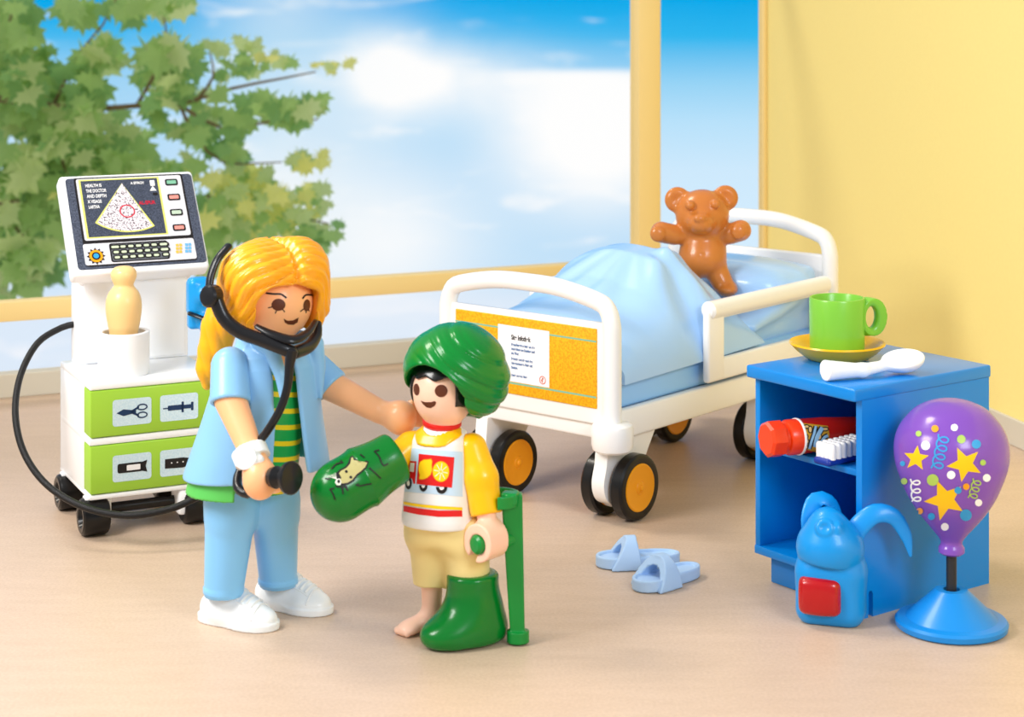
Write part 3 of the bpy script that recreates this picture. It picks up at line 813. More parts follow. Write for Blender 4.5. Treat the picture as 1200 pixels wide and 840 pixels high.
st = MB(); st.add(*tube([K(-.085, -.02, .30), K(-.10, -.04, .42), K(-.075, -.07, .505), K(-.02, -.09, .50), K(.01, -.09, .42), K(.0, -.09, .34)], [.038, .040, .038, .035, .035, .03], 16, .02, .30, up=(.2, -.6, .75))); st.build('strap', m_pack, bp)
st = MB(); st.add(*tube([K(.07, .0, .33), K(.12, -.02, .42), K(.19, -.04, .475), K(.265, -.06, .46), K(.315, -.07, .38), K(.335, -.075, .29)], [.045, .045, .042, .036, .026, .006], 16, .02, .32, up=(-.2, -.75, .35))); st.build('strap', m_pack, bp)

# ================================================================== balloon on a stand
m_purple = mat('purple_plastic', (128, 78, 186), 0.26, coat=0.3); m_stand = mat('stand_blue_plastic', (20, 138, 222), 0.35, coat=0.1); m_dark = mat('dark_rod', (40, 42, 46), 0.35)
bg = G(1115, 735); BD = bg[1]
bal = thing('balloon', bg, 'purple toy balloon with stars and confetti on a blue cone stand', 'balloon')
pxz = lambda y: CAM_H - (y + 7) * BD / F_PX
sc1 = BD / F_PX
m = MB(); m.add(*lathe([(0, .0), (.225, 0), (.238, .008), (.241, .030), (.232, .041), (.212, .044), (.195, .046), (.075, .160), (.068, .166), (.036, .166), (.032, .14), (0, .14)], bg, n=72)); m.build('stand', m_stand, bal)
m = MB(); m.add(*lathe([(0, .10), (.0225, .10), (.0225, .43), (0, .43)], bg, n=24)); m.build('rod', m_dark, bal)
prof = [(0, 649), (.048, 649), (.057, 646), (.057, 640), (.046, 636), (.048, 630), (.066, 622), (.105, 604), (.155, 580), (.195, 555), (.225, 528), (.236, 510), (.232, 498), (.218, 488), (.195, 478), (.165, 472), (.12, 468), (.06, 466), (0, 465.5)]
top, bot = 468, 630
# egg outline: half-width in pixels by row
rows = [(649, 0), (649, 12), (646.5, 15), (641, 15), (637, 12.5), (633, 13), (627, 17), (615, 27), (600, 39), (583, 50), (565, 58), (548, 64), (532, 66.5), (516, 65.5), (502, 60.5), (490, 52), (480, 42), (473, 29), (469, 15), (468, 0)]
rp = np.array(rows, float)
cp, par = curve_pts([(a, b, 0) for a, b in rows[3:]], 2.0)
pr_ = [(0.0, pxz(649))] + [(b * sc1, pxz(a)) for a, b in rows[1:3]] + [(max(0, p[1]) * sc1, pxz(p[0])) for p in cp]
pr_[-1] = (0, pr_[-1][1])
m = MB(); m.add(*lathe(pr_, V3(bg[0], bg[1], 0), n=72)); bb = m.build('balloon_skin', m_purple, bal, angle=50)
bv = world_bvh([bb])
def q8(x, y): return (1030 + x / 2.625, 450 + y / 2.625)
sh = []
cols = [mat('star_yellow_print', (252, 200, 10), .4), mat('white_print', (250, 250, 252), .4), mat('cyan_print', (50, 160, 224), .4), mat('lime_print', (172, 204, 92), .4), mat('orange_dot_print', (246, 164, 20), .4)]
for cx, cy, R, ro in ((115, 228, 40, -84), (264, 246, 56, -115), (203, 356, 65, -112)):
    c = q8(cx, cy); sh.append((star(c[0], c[1], R / 2.625, R * .44 / 2.625, ro), 0))
for cx, cy, r, mi_ in ((144, 189, 14, 1), (232, 134, 11, 1), (222, 279, 13, 1), (331, 288, 12, 1), (306, 364, 11, 1), (203, 438, 12, 1), (299, 185, 14, 2), (74, 244, 8, 2), (243, 326, 11, 2), (267, 402, 18, 2), (162, 406, 11, 2),
                       (123, 153, 9, 3), (253, 170, 13, 3), (166, 294, 18, 3), (319, 241, 9, 3), (79, 298, 10, 3), (173, 138, 11, 4), (268, 314, 10, 4), (127, 389, 10, 4)):
    c = q8(cx, cy); sh.append((ellp(c[0], c[1], r / 2.625, r / 2.625, 16), mi_))
def curl(a, b, r, n, w, mi_):
    a, b = np.array(a, float), np.array(b, float); d = b - a; L_ = np.linalg.norm(d); d /= L_; p = np.array([-d[1], d[0]])
    pts = []
    for i in range(n * 12 + 1):
        t = i / (n * 12); an = 2 * math.pi * n * t
        q = a + d * (L_ * t + r * .85 * math.sin(an)) + p * r * math.cos(an); pts.append(q8(*q))
    return [(q, mi_) for q in ribbon(pts, w / 2.625, 1.0)]
sh += curl((200, 158), (178, 262), 17, 4, 5, 2) + curl((112, 290), (116, 366), 14, 3, 5, 1) + curl((302, 292), (286, 352), 13, 3, 4, 3)
drape('confetti_print', sh, bv, cols, bal, .001, 2.5)

# ================================================================== slippers
m_slip = mat('pale_blue_rubber', (178, 210, 246), 0.45, sss=0.0)
def slipper(c, ang, label):
    """c on the floor, ang = heading of the toe"""
    fx = V3(math.cos(ang), math.sin(ang), 0); lx = V3(-fx[1], fx[0], 0); R = np.array([fx, lx, UZ])
    def Q(a, b, z): return c + fx * a + lx * b + UZ * z
    def sole(P):
        d = smin(ecyl(P, Q(.085, 0, .03), UZ, fx, .105, .080, .030), ecyl(P, Q(-.125, 0, .03), UZ, fx, .095, .064, .030), .12)
        d = smax(d, np.abs(P[:, 2] - .03) - .03, .012)
        ins = smin(ecyl(P, Q(.085, 0, .09), UZ, fx, .086, .062, .05), ecyl(P, Q(-.125, 0, .09), UZ, fx, .076, .047, .05), .12)
        return smax(d, -np.maximum(ins, .045 - P[:, 2]), .008)
    def strapf(P):
        q = (P - c) @ R.T; x, y, z = q[:, 0], q[:, 1], q[:, 2]
        wtop = .022 + .050 * (1 - np.clip(z / .13, 0, 1))
        arch_ = np.sqrt((y / .084) ** 2 + (z / .122) ** 2) - 1
        sh_ = np.abs(arch_ * .085) - .011
        return mxx(sh_, np.abs(x - .045 + (z - .05) * .25) - wtop, -z + .006) 
    s = thing('slipper', c, label, 'slipper', 'pair of pale blue slippers')
    sdf('sole', sole, c - V3(.25, .25, .01), c + V3(.25, .25, .09), .006, m_slip, s)
    sdf('strap', lambda P: strapf(P) - .004, c - V3(.25, .25, .01), c + V3(.25, .25, .17), .006, m_slip, s)
slipper(G(744, 662) , math.radians(188), 'pale blue slipper seen from the side, the one further back behind its pair')
slipper(G(779, 684), math.radians(222), 'pale blue slipper in front, its open toe facing the viewer')

# ================================================================== ultrasound trolley
ph = math.radians(26); uw = V3(math.cos(ph), math.sin(ph), 0); ud = V3(-math.sin(ph), math.cos(ph), 0)
TF = V3(-2.126, 9.45, 0); RT = np.array([uw, ud, UZ]); TW, TDp = .66, .67
def T(w, d, z): return TF + uw * w + ud * d + UZ * z
def tbox(lo, hi, r=.008, seg=2):
    lo, hi = np.array(lo, float), np.array(hi, float); return rbox(T(*((lo + hi) / 2)), (hi - lo) / 2, RT, r, seg)
m_lime = mat('lime_green_plastic', (160, 208, 62), 0.35, coat=0.1); m_lblue = speckle('pale_blue_sticker', (196, 224, 238), (212, 234, 244), 120, .6)
tro = thing('ultrasound_trolley', T(TW / 2, TDp / 2, 0), 'white wheeled ultrasound trolley with two green drawers and a tilted console', 'trolley')
m = MB()
m.add(*tbox((0, 0, .740), (TW, TDp, .777), .010, 3)).add(*tbox((0, .13, .19), (.025, TDp, .75))).add(*tbox((TW - .025, .03, .19), (TW, TDp, .75))).add(*tbox((0, TDp - .03, .19), (TW, TDp, .75)))
m.add(*tbox((-.001, .0, .188), (TW + .001, TDp, .215))).add(*tbox((-.001, .001, .462), (TW, TDp - .01, .500)))
m.build('cabinet_body', m_white2, tro)
for z0_, z1_, ic in ((.503, .738, 0), (.218, .460, 1)):
    m = MB(); m.add(*tbox((.003, -.004, z0_), (TW - .012, .4, z1_), .008)); dr = m.build('drawer', m_lime, tro, smooth=True)
    p = Print(T(0, -.004, z0_), uw, UZ, -ud); zc = (z1_ - z0_) / 2
    for k, x0 in enumerate((.115, .36)):
        p.poly(rrect(x0, zc - .07, x0 + .20, zc + .065, .015), m_lblue); cx, cy = x0 + .10, zc - .003
        mi_ = m_binc2 = mat('navy_print', (20, 52, 92), .5)
        if ic == 0 and k == 0:      # scissors
            p.poly([(cx - .08, cy + .0), (cx - .045, cy + .017), (cx + .02, cy + .006), (cx + .02, cy - .006), (cx - .045, cy - .017)], m_binc2, 2)
            for s_ in (1, -1):
                p.polys(ring(cx + .052, cy + s_ * .020, .028, .017, .007), m_binc2, 2); p.poly([(cx - .01, cy + .004 * s_), (cx + .035, cy + .028 * s_), (cx + .035, cy + .016 * s_), (cx, cy - .004 * s_)][::s_], m_binc2, 2)
        elif ic == 0:               # syringe
            p.polys(ribbon([(cx - .085, cy), (cx - .05, cy)], .006), m_binc2, 2); p.poly(rrect(cx - .06, cy - .013, cx + .02, cy + .013, .005), m_binc2, 2)
            p.poly(rrect(cx + .012, cy - .028, cx + .024, cy + .028, .004), m_binc2, 2); p.poly(rrect(cx + .02, cy - .010, cx + .062, cy + .010, .003), m_binc2, 2); p.poly(rrect(cx + .062, cy - .022, cx + .075, cy + .022, .004), m_binc2, 2)
        elif k == 0:                # bandage roll
            p.poly(rrect(cx - .075, cy - .024, cx + .055, cy + .024, .010), m_ink, 2); p.poly(rrect(cx - .028, cy - .014, cx + .042, cy + .014, .004), m_paper, 3)
            p.poly([(cx + .04, cy - .02), (cx + .078, cy - .030), (cx + .070, cy), (cx + .078, cy + .030), (cx + .04, cy + .02)], m_ink, 2)
        else:                       # dressing
            p.poly([(cx - .075, cy - .026), (cx + .02, cy - .030), (cx + .08, cy - .015), (cx + .085, cy + .010), (cx + .02, cy + .022), (cx - .075, cy + .022)], m_ink, 2)
            for q in range(3): p.poly(ellp(cx - .04 + q * .03, cy, .004, .004, 8), m_paper, 3)
    p.build('drawer_stickers', dr)['label'] = 'pale blue stickers with dark icons'
# column and console
m = MB()
m.add(*tbox((.045, .50, .775), (.655, .615, 1.30), .012)).add(*tbox((.085, .488, .79), (.635, .51, 1.24), .008)); m.build('column', m_white2, tro)
tn = math.radians(35)
cv_ = ud * math.sin(tn) + UZ * math.cos(tn); cn = -(ud * math.cos(tn) - UZ * math.sin(tn))    # up along the face, out of the face
CW, CH = .735, .60
CO = T(-.005, .34, 1.275)
RC = np.array([uw, cv_, np.cross(uw, cv_)])
m = MB(); m.add(*rbox(CO + uw * CW / 2 + cv_ * CH / 2 - cn * .05, (CW / 2, CH / 2, .05), RC, .022, 4))
m.add(*rbox(CO + uw * CW / 2 + cv_ * CH * .35 - cn * .14, (CW / 2 - .06, CH * .30, .06), RC, .02, 3)); con = m.build('console', m_white2, tro)
m_scr = speckle('grey_console_print', (44, 50, 66), (92, 100, 120), 170, .45, .35, .65); m_scr2 = speckle('dark_screen_print', (44, 50, 64), (84, 92, 112), 170, .35, .35, .65)
m_ltg = mat('light_grey_print', (222, 222, 230), .5); m_lem = mat('pale_lemon_print', (226, 226, 120), .5)
m_fan = speckle('scan_image_print', (70, 60, 70), (236, 228, 236), 130, .5, .38, .50); m_crim = mat('crimson_print', (206, 30, 60), .5)
p = Print(CO, uw, cv_, cn)
def c1(x, y):
    """console print: pixels of the enlarged photograph -> face coordinates (sheared back to a rectangle)"""
    ty = (y - 110) / (830 - 110) ; lx = 100 + (225 - 100) * ty; rx = 1085 + (1205 - 1085) * ty
    return ((x - lx) / (rx - lx) * CW, (1 - ty) * CH)
pp = lambda *a: [c1(*q) for q in a]
def shr(x0, y0, x1, y1, r):  # rounded rectangle given by its box in print coordinates
    a, b = c1(x0[0], x0[1]), None
    return None
def rr_c(l, t, r_, b, rad=.012):
    a, c_ = c1(*l), c1(*b); x0 = (c1(*l)[0] + c1(*t)[0]) / 2
    return None
def R4(xl, yt, xr, yb, rad, mt, lay):
    """xl/xr measured on the top edge row of the box"""
    a = c1(xl, yt); b = c1(xr, yt); c_ = c1(xl, yb)[1]
    p.poly(rrect(a[0], c_, b[0], a[1], rad), mt, lay)
p.poly(rrect(.030, .030, CW - .012, CH - .022, .02), m_scr, 1)
R4(205, 135, 1005, 775, .014, m_ink, 2)
R4(222, 145, 992, 592, .012, m_ltg, 3); R4(283, 615, 1083, 765, .012, m_ltg, 3)
R4(240, 152, 828, 578, .002, m_lem, 4); R4(256, 162, 815, 570, .002, m_scr2, 5)
ap, le, ri = c1(557, 190), c1(368, 470), c1(800, 515)
def fan(k, n=14):
    ax_, ay_ = ap; pts = [(ax_, ay_ - (1 - k) * .03)]
    lx_, ly_ = le; rx_, ry_ = ri; R1 = math.hypot(lx_ - ax_, ly_ - ay_); R2 = math.hypot(rx_ - ax_, ry_ - ay_)
    a1, a2 = math.atan2(ly_ - ay_, lx_ - ax_), math.atan2(ry_ - ay_, rx_ - ax_)
    a1, a2 = a1 + (1 - k) * .5, a2 - (1 - k) * .5
    for i in range(n + 1):
        t = i / n; R_ = (R1 + (R2 - R1) * t) * (1 - (1 - k) * .35); a = a1 + (a2 - a1) * t; pts.append((ax_ + R_ * math.cos(a), ay_ + R_ * math.sin(a)))
    return pts
p.poly(fan(1), m_lem, 6); p.poly(fan(.93), m_fan, 7)
cc = c1(598, 398); p.polys(ring(cc[0], cc[1], .042, .040, .007), m_crim, 8)
for i, t in enumerate(('HEALTH IS', 'THE DOCTOR', 'AND DEPTH', 'X VISAGE', 'LARTHA')):
    q = c1(292 + i * 7, 205 + i * 39); p.text(t, q[0], q[1] - .004, .027, m_paper, 7, (.088, .11, .105, .075, .06)[i])
q = c1(622, 198); p.text('A SP/RCH', q[0], q[1] - .004, .022, m_paper, 7, .072)
q = c1(685, 350); p.text('AL-SPUR', q[0], q[1] - .004, .03, m_crim, 7, .09)
q = c1(778, 185); p.poly(rrect(q[0] - .012, q[1] - .030, q[0] + .014, q[1] + .005, .003), m_paper, 7); p.poly([(q[0] - .02, q[1] - .06), (q[0] + .0, q[1] - .030), (q[0] + .018, q[1] - .06)], m_paper, 7); p.poly(rrect(q[0] - .006, q[1] - .088, q[0] + .020, q[1] - .072, .003), m_ink, 7)
for i, (x, y, mt) in enumerate(((925, 198, m_teal), (943, 310, m_redp2 := mat('salmon_print', (240, 150, 140), .5)), (960, 423, m_teal2 := mat('pale_sage_print', (190, 210, 190), .5)), (979, 535, m_redp2))):
    q = c1(x, y); p.poly(rrect(q[0] - .035, q[1] - .020, q[0] + .035, q[1] + .020, .010), m_ink, 5); p.poly(rrect(q[0] - .026, q[1] - .011, q[0] + .026, q[1] + .011, .004), mt, 6)
q = c1(380, 705)
p.poly(star(q[0], q[1], .050, .036, -90, 12), m_ink, 5); p.poly(ellp(q[0], q[1], .036, .036), cols[4], 6); p.poly(ellp(q[0], q[1], .023, .023), m_ink, 7); p.poly(ellp(q[0], q[1], .015, .015), cols[2], 8)
R4(468, 622, 888, 755, .012, m_ink, 5); R4(480, 632, 880, 748, .010, m_keybed := mat('key_bed_print', (100, 104, 112), .5), 6)
m_key = mat('pale_key_print', (206, 220, 190), .5)
for j in range(3):
    for i in range(7):
        x = 515 + i * 56 + j * 14 * .6 + (12 if i == 6 else 0); y = 650 + j * 37; q = c1(x, y); w_ = .026 if (i in (0, 6) and j < 2 and not (i == 0 and j)) else .018
        p.poly(rrect(q[0] - w_ - .005, q[1] - .014, q[0] + w_ + .003, q[1] + .013, .010), m_ink, 7); p.poly(rrect(q[0] - w_ * .75 - .002, q[1] - .0075, q[0] + w_ * .75 - .001, q[1] + .0065, .006), m_key, 8)
for i, mt in enumerate((mat('ochre_mark_print', (236, 190, 80), .5), mat('light_blue_mark_print', (110, 180, 226), .5))):
    for j in range(3):
        q = c1(975 + i * 68, 662 + j * 24); p.poly(rrect(q[0] - .017, q[1] - .008, q[0] - .001, q[1] + .008, .002), mt, 5); p.poly(rrect(q[0] + .002, q[1] - .008, q[0] + .017, q[1] + .008, .002), mt, 5)
p.build('console_print', con)['label'] = 'dark printed screen with scan image and keypad'
# castors
def castor(w, d, lab=None):
    g = MB(); g.add(*tbox((w + .05, d - .025, .04), (w + .085, d + .03, .20), .006)); g.add(*tbox((w - .05, d - .03, .165), (w + .085, d + .03, .198), .005)); lg = g.build('castor_bracket', m_white2, tro)
    t = MB(); o = T(w, d, .095)
    for n_ in (uw, -uw):
        t.add(*lathe([(.0, .035), (.035, .035), (.045, .048), (.055, .068), (.078, .070), (.090, .062), (.095, .048), (.095, 0)], o, n_, 40))
    t.build('wheel', m_black, lg)
castor(.035, .06); castor(.035, TDp - .08); castor(TW - .10, .06); castor(TW - .10, TDp - .08)
m = MB(); m.add(*lathe([(0, 0), (.026, 0), (.026, .42), (0, .42)], T(.10, .10, .115), uw, 20)); m.add(*tbox((.16, .15, .16), (TW - .14, .45, .2), .005)); m.build('axle', m_black, tro)
m = MB(); m.add(*tbox((TW - .20, -.0, .055), (TW - .02, .16, .19), .02)); m.build('foot_block', m_white2, tro)
# power / probe cable
m_cable = mat('black_cable', (16, 16, 18), 0.4, bump=.6, bscale=300)
cb = MB()
pts = [T(.05, .56, .985), W(72, 384, 9.95), W(44, 402, 9.85), W(24, 440, 9.7), W(18, 485, 9.55), W(28, 530, 9.45), W(55, 568, 9.36), W(98, 594, 9.28), W(150, 604, 9.26), W(200, 596, 9.3), W(238, 580, 9.35), W(268, 562, 9.45)]
pts[-1] = W(266, 574, 9.42)
cb.add(*tube(pts, .0175, 14, .03))
cb.build('cable', m_cable, tro)
# holder cup with the wooden-coloured doll on the trolley
hc = V3((145 - 600) * 9.72 / F_PX, 9.72, .777)
h = MB(); h.add(*lathe([(0, 0), (.128, 0), (.131, .004), (.133, .215), (.130, .219), (.112, .219), (.108, .215), (.108, .03), (0, .03)], hc, n=56))
o = h.build('holder_cup', m_white2, None, origin=hc); tag(o, 'white cylindrical holder standing on top of the ultrasound trolley', 'holder')
m_doll = mat('peach_wood_plastic', (250, 208, 142), 0.35, coat=.15)
hs = lambda y: CAM_H - (y + 7) * 9.72 / F_PX
dl = [(0, hc[2] + .032), (.060, hc[2] + .034), (.072, hs(392)), (.082, hs(380)), (.092, hs(364)), (.091, hs(352)), (.078, hs(343)), (.058, hs(337)), (.050, hs(334)), (.056, hs(330)), (.066, hs(324)), (.064, hs(318)), (.045, hs(313)), (0, hs(311))]
cp, _ = curve_pts([(a, b, 0) for a, b in dl[1:]], .01)
h = MB(); h.add(*lathe([dl[0]] + [(max(0, q[0]), q[1]) for q in cp[:-1]] + [(0, dl[-1][1])], V3(hc[0], hc[1], 0), n=48))
o = h.build('ultrasound_probe', m_doll, None, origin=V3(hc[0], hc[1], hc[2] + .032)); tag(o, 'smooth peach coloured pear-shaped probe with a round knob in the white holder', 'probe')
# blue hook on the side of the column, with its black strap
m_hook = mat('sky_blue_plastic', (10, 152, 226), .35, coat=.2)
hk = W(236, 352, 9.75)
def hook(P):
    d = sbox(P, W(233, 347, 9.78), (.062, .05, .100), RT, .035)
    d = smin(d, sbox(P, W(228, 376, 9.78), (.035, .035, .04), RT, .02), .02)
    d = smin(d, cap(P, W(238, 372, 9.76), W(243, 396, 9.74), .035, .025), .02)
    d = smin(d, cap(P, W(238, 345, 9.76), W(262, 343, 9.70), .045, .04), .03)
    return d
tk = thing('curved_scanner', W(233, 380, 9.78), 'blue scanner handpiece with a black strap hanging on the side of the trolley column', 'scanner')
sdf('handpiece', hook, hk - V3(.25, .2, .3), hk + V3(.3, .2, .2), .007, m_hook, tk)
m = MB(); m.add(*tube([W(222, 367, 9.71), W(230, 370, 9.705), W(240, 374, 9.69), W(250, 379, 9.68)], .022, 12, .02, .5)); m.build('strap', m_black, tk)
# ================================================================== figures
m_skin = mat('tan_skin_plastic', (255, 188, 136), 0.34, coat=0.15, sss=0.12)
m_skin2 = mat('pink_skin_plastic', (252, 204, 178), 0.36, coat=0.12, sss=0.12)
m_coat = mat('light_blue_tunic_plastic', (136, 192, 238), 0.36, coat=0.15)
m_trou = mat('sky_blue_trouser_plastic', (132, 202, 255), 0.36, coat=0.1)
m_tealin = mat('green_lining_plastic', (92, 196, 92), 0.4); m_shirtg = stripes('striped_top', (24, 158, 76), (232, 206, 30), 14.5, 0.30, (.16, 0))
m_shoe = mat('white_shoe_plastic', (238, 243, 246), 0.3, coat=0.2)
m_hair = mat('golden_hair_plastic', (252, 172, 30), 0.28, coat=0.4); m_tail = mat('orange_hair_plastic', (255, 178, 20), 0.32, coat=0.2)
m_brown = mat('brown_print', (92, 44, 22), 0.4)

def ccut(P, c, hole, opn, rh=.030, slot=.020, L=.2):
    """the gripping hole of a toy hand and the gap between finger and thumb"""
    hole = np.asarray(hole, float) / np.linalg.norm(hole); opn = np.asarray(opn, float); opn = opn - hole * (opn @ hole); opn /= np.linalg.norm(opn)
    a = cyl(P, c, hole, rh, L)
    R = np.array([opn, np.cross(hole, opn), hole])
    b = sbox(P, np.asarray(c) + opn * .08, (.08, slot, L), R, .004)
    return smin(a, b, .01)

# ---------------- woman
WO = V3(-1.10, 8.22, 0)
wom = thing('person', WO, 'toy woman with blonde hair, open light blue tunic, blue trousers and white trainers', 'person')
hC = W(322, 353, 8.10); HR = .163
fH = V3(math.sin(math.radians(30)), -math.cos(math.radians(30)), 0); rH = V3(math.cos(math.radians(30)), math.sin(math.radians(30)), 0)
shN, elN, wrN = W(268, 432, 7.98), W(270, 469, 7.92), W(297, 535, 7.78)
haN = W(305, 562, 7.74)
shF, elF, wrF, haF = W(368, 432, 8.27), W(388, 452, 8.24), W(445, 482, 8.16), W(471, 489, 8.12)
def grip_near(P):
    d = smin(ell(P, haN, (.068, .070, .082)), cap(P, wrN, haN, .050, .056), .04)
    lobe = ell(P, haN + V3(.050, .05, -.020), (.05, .045, .050))
    d = smin(d, lobe, .012)
    return smax(d, -ccut(P, haN + V3(.03, .035, .012), (.95, -.3, .05), (.3, .9, -.1), .030, .012), .008)
def grip_far(P):
    ax = V3(.93, -.2, -.12)
    d = smin(ell(P, haF + V3(-.005, -.01, 0), (.062, .058, .070)), cap(P, wrF, haF, .052, .06), .04)
    d = smin(d, ell(P, haF + V3(.070, .050, .008), (.084, .030, .062), yaw(-10)), .004)
    return smax(d, -ccut(P, haF + V3(.075, .012, .0), (0, .2, 1), (1, -.1, 0), .030, .012, .2), .008)
def w_body(P):
    d = ell(P, hC, (HR, HR, HR * 1.02))
    d = smin(d, cap(P, hC - UZ * .12, W(322, 425, 8.13), .075, .085), .03)
    d = smin(d, chain(P, [W(320, 425, 8.14), W(308, 510, 8.14), W(304, 545, 8.16)], [.10, .09, .06]), .05)
    d = smin(d, cap(P, W(318, 430, 8.14), shN, .07, .06), .03); d = smin(d, cap(P, W(318, 430, 8.14), shF, .07, .06), .03)
    d = smin(d, chain(P, [shN, elN, wrN], [.066, .068, .049]), .02)
    d = smin(d, chain(P, [shF, elF, wrF], [.060, .066, .052]), .02)
    d = mn(d, grip_near(P), grip_far(P))
    d = mn(d, chain(P, [W(303, 550, 8.18), W(276, 590, 8.13), W(264, 690, 8.157)], [.06, .06, .05]), chain(P, [W(303, 550, 8.18), W(320, 590, 8.22), W(325, 680, 8.34)], [.06, .06, .05]))
    return d
wb = sdf('body', w_body, (-1.50, 7.55, .10), (-.35, 8.55, 1.63), .0075, m_skin, wom)
bvw = world_bvh([wb])
def z3(x, y): return (220 + x / 4.667, 260 + y / 4.667)
sh = [([z3(*p) for p in ellp(496, 453, 38, 33, 22)], 0), ([z3(*p) for p in ellp(650, 456, 19, 33, 18, 6)], 0),
      ([z3(*p) for p in [(524, 528), (545, 540), (575, 538), (606, 522), (600, 548), (578, 562), (548, 560), (530, 548)]], 0)]
def zr(pts, w, mi_): return [(q, mi_) for q in ribbon([z3(*p) for p in pts], w / 4.667, .8)]
sh += zr([(428, 390), (470, 394), (510, 396), (540, 416)], 10, 1) + zr([(626, 420), (645, 400), (682, 400)], 9, 1)
sh += zr([(440, 470), (462, 464)], 6, 1) + zr([(478, 500), (486, 484)], 6, 1) + zr([(530, 492), (518, 476)], 6, 1)
sh += zr([(614, 490), (632, 476)], 6, 1) + zr([(645, 498), (648, 486)], 6, 1) + zr([(662, 488), (660, 478)], 5, 1)
drape('face_print', sh, bvw, [m_brown, m_ink], wom, .0012, 2.0)

# hair: one moulded piece with strands running from the parting
axp = fH * .80 - UZ * .45 + rH * .05; axp /= np.linalg.norm(axp)          # strands lie in rings round the face
e1 = rH - axp * (rH @ axp); e1 /= np.linalg.norm(e1); e2 = np.cross(axp, e1)
def w_hair(P):
    q = P - hC; a, b, z = q @ rH, q @ fH, q[:, 2]
    d = ell(P, hC + V3(-.018, .03, .045), (.230, .225, .222))
    d = smin(d, ell(P, hC + rH * .085 + fH * .05 + UZ * .135, (.130, .14, .138)), .03)
    d = smin(d, ell(P, hC - rH * .095 + fH * .03 + UZ * .125, (.155, .17, .130)), .03)
    d = smin(d, chain(P, [hC - rH * .13 + fH * .08 + UZ * .10, hC - rH * .175 + fH * .06 - UZ * .02, hC - rH * .12 + fH * .095 - UZ * .085], [.085, .072, .035]), .05)
    d = smin(d, chain(P, [hC + rH * .13 + fH * .06 + UZ * .08, hC + rH * .175 + fH * .03 - UZ * .03, hC + rH * .16 + fH * .05 - UZ * .10], [.07, .058, .03]), .05)
    # parting valley
    an0 = np.arctan2(b, z); va = np.abs(a - .012 - .02 * np.sin(an0 * 2)) 
    d = d + .020 * np.exp(-(va / .016) ** 2) * (b > -.10) * np.clip((z + .02) / .05, 0, 1)
    # strands
    u, v, t_ = q @ e1, q @ e2, q @ axp; an = np.arctan2(v, u); th = np.arctan2(np.hypot(u, v), t_)
    wv = th * 19 + .9 * np.sin(an * 3 + 1.0) + .5 * np.sin(an * 7) + 1.1 * (a > .012)
    g = (np.abs(np.sin(wv)) ** .75) * .013
    g2 = (np.abs(np.sin(th * 44 + 1.2 * np.sin(an * 5))) ** .8) * .0035
    d = d - (g + g2 - .007)
    # face opening
    op = smin(sbox(P, hC + fH * .25 - UZ * .055, (.144, .30, .148), np.array([rH, fH, UZ]), .075), sbox(P, hC + fH * .25 - UZ * .22, (.128, .30, .16), np.array([rH, fH, UZ]), .03), .03)
    fringe = ell(P, hC + rH * .12 + fH * .15 + UZ * .125, (.13, .12, .062), np.array([rH * .94 - UZ * .34, fH, UZ * .94 + rH * .34]))
    op = smax(op, -fringe, .02)
    d = smax(d, -op, .014)
    neckcut = sbox(P, hC + fH * .10 - UZ * .25, (.15, .16, .11), np.array([rH, fH, UZ]), .05)
    d = smax(d, -neckcut, .03)
    return smax(d, -(ell(P, hC, (HR - .006,) * 3)), .004)
sdf('hair', w_hair, hC - V3(.30, .30, .26), hC + V3(.30, .30, .33), .0052, m_hair, wom)
def w_tail(P):
    pts = [W(266, 352, 8.28), W(258, 382, 8.29), W(251, 408, 8.29), W(244, 432, 8.29), W(243, 450, 8.29)]
    d = chain(P, pts, [.07, .072, .062, .045, .02], .03)
    q = P - pts[1]
    return d - .006 * np.abs(np.sin(q[:, 0] * 55 + q[:, 2] * 16)) ** .7
sdf('ponytail', w_tail, W(230, 470, 8.3) - V3(.12, .2, .02), W(280, 330, 8.3) + V3(.1, .2, .05), .007, m_tail, wom)

# tunic
def tax(z):
    t = np.clip((z - .68) / .56, 0, 1); c0, c1_ = W(302, 560, 8.14), W(317, 405, 8.13)
    return c0[0] + (c1_[0] - c0[0]) * t, c0[1] + (c1_[1] - c0[1]) * t
zk = [.55, .66, .78, .90, 1.0, 1.08, 1.14, 1.19, 1.225, 1.25]
rxk = [.345, .322, .292, .262, .240, .225, .212, .188, .145, .10]; ryk = [.26, .245, .225, .205, .190, .178, .168, .15, .12, .09]
def tun_shape(P, off=0.0, zs=0.0):
    x0, y0 = tax(P[:, 2]); qx, qy = P[:, 0] - x0, P[:, 1] - y0
    rx, ry = np.interp(P[:, 2] + zs, zk, rxk) - off, np.interp(P[:, 2] + zs, zk, ryk) - off
    # ellipse turned a little so that its wide side faces the viewer
    c, s = math.cos(.25), math.sin(.25); u, v = qx * c + qy * s, -qx * s + qy * c
    k = np.sqrt((u / rx) ** 2 + (v / ry) ** 2)
    g = np.sqrt((u / rx ** 2) ** 2 + (v / ry ** 2) ** 2) / np.maximum(k, 1e-6)
    az = np.degrees(np.arctan2(qx, -qy))           # 0 faces the viewer, + to the right
    return (k - 1) / np.maximum(g, 1e-6) * .93, az, np.hypot(qx, qy)
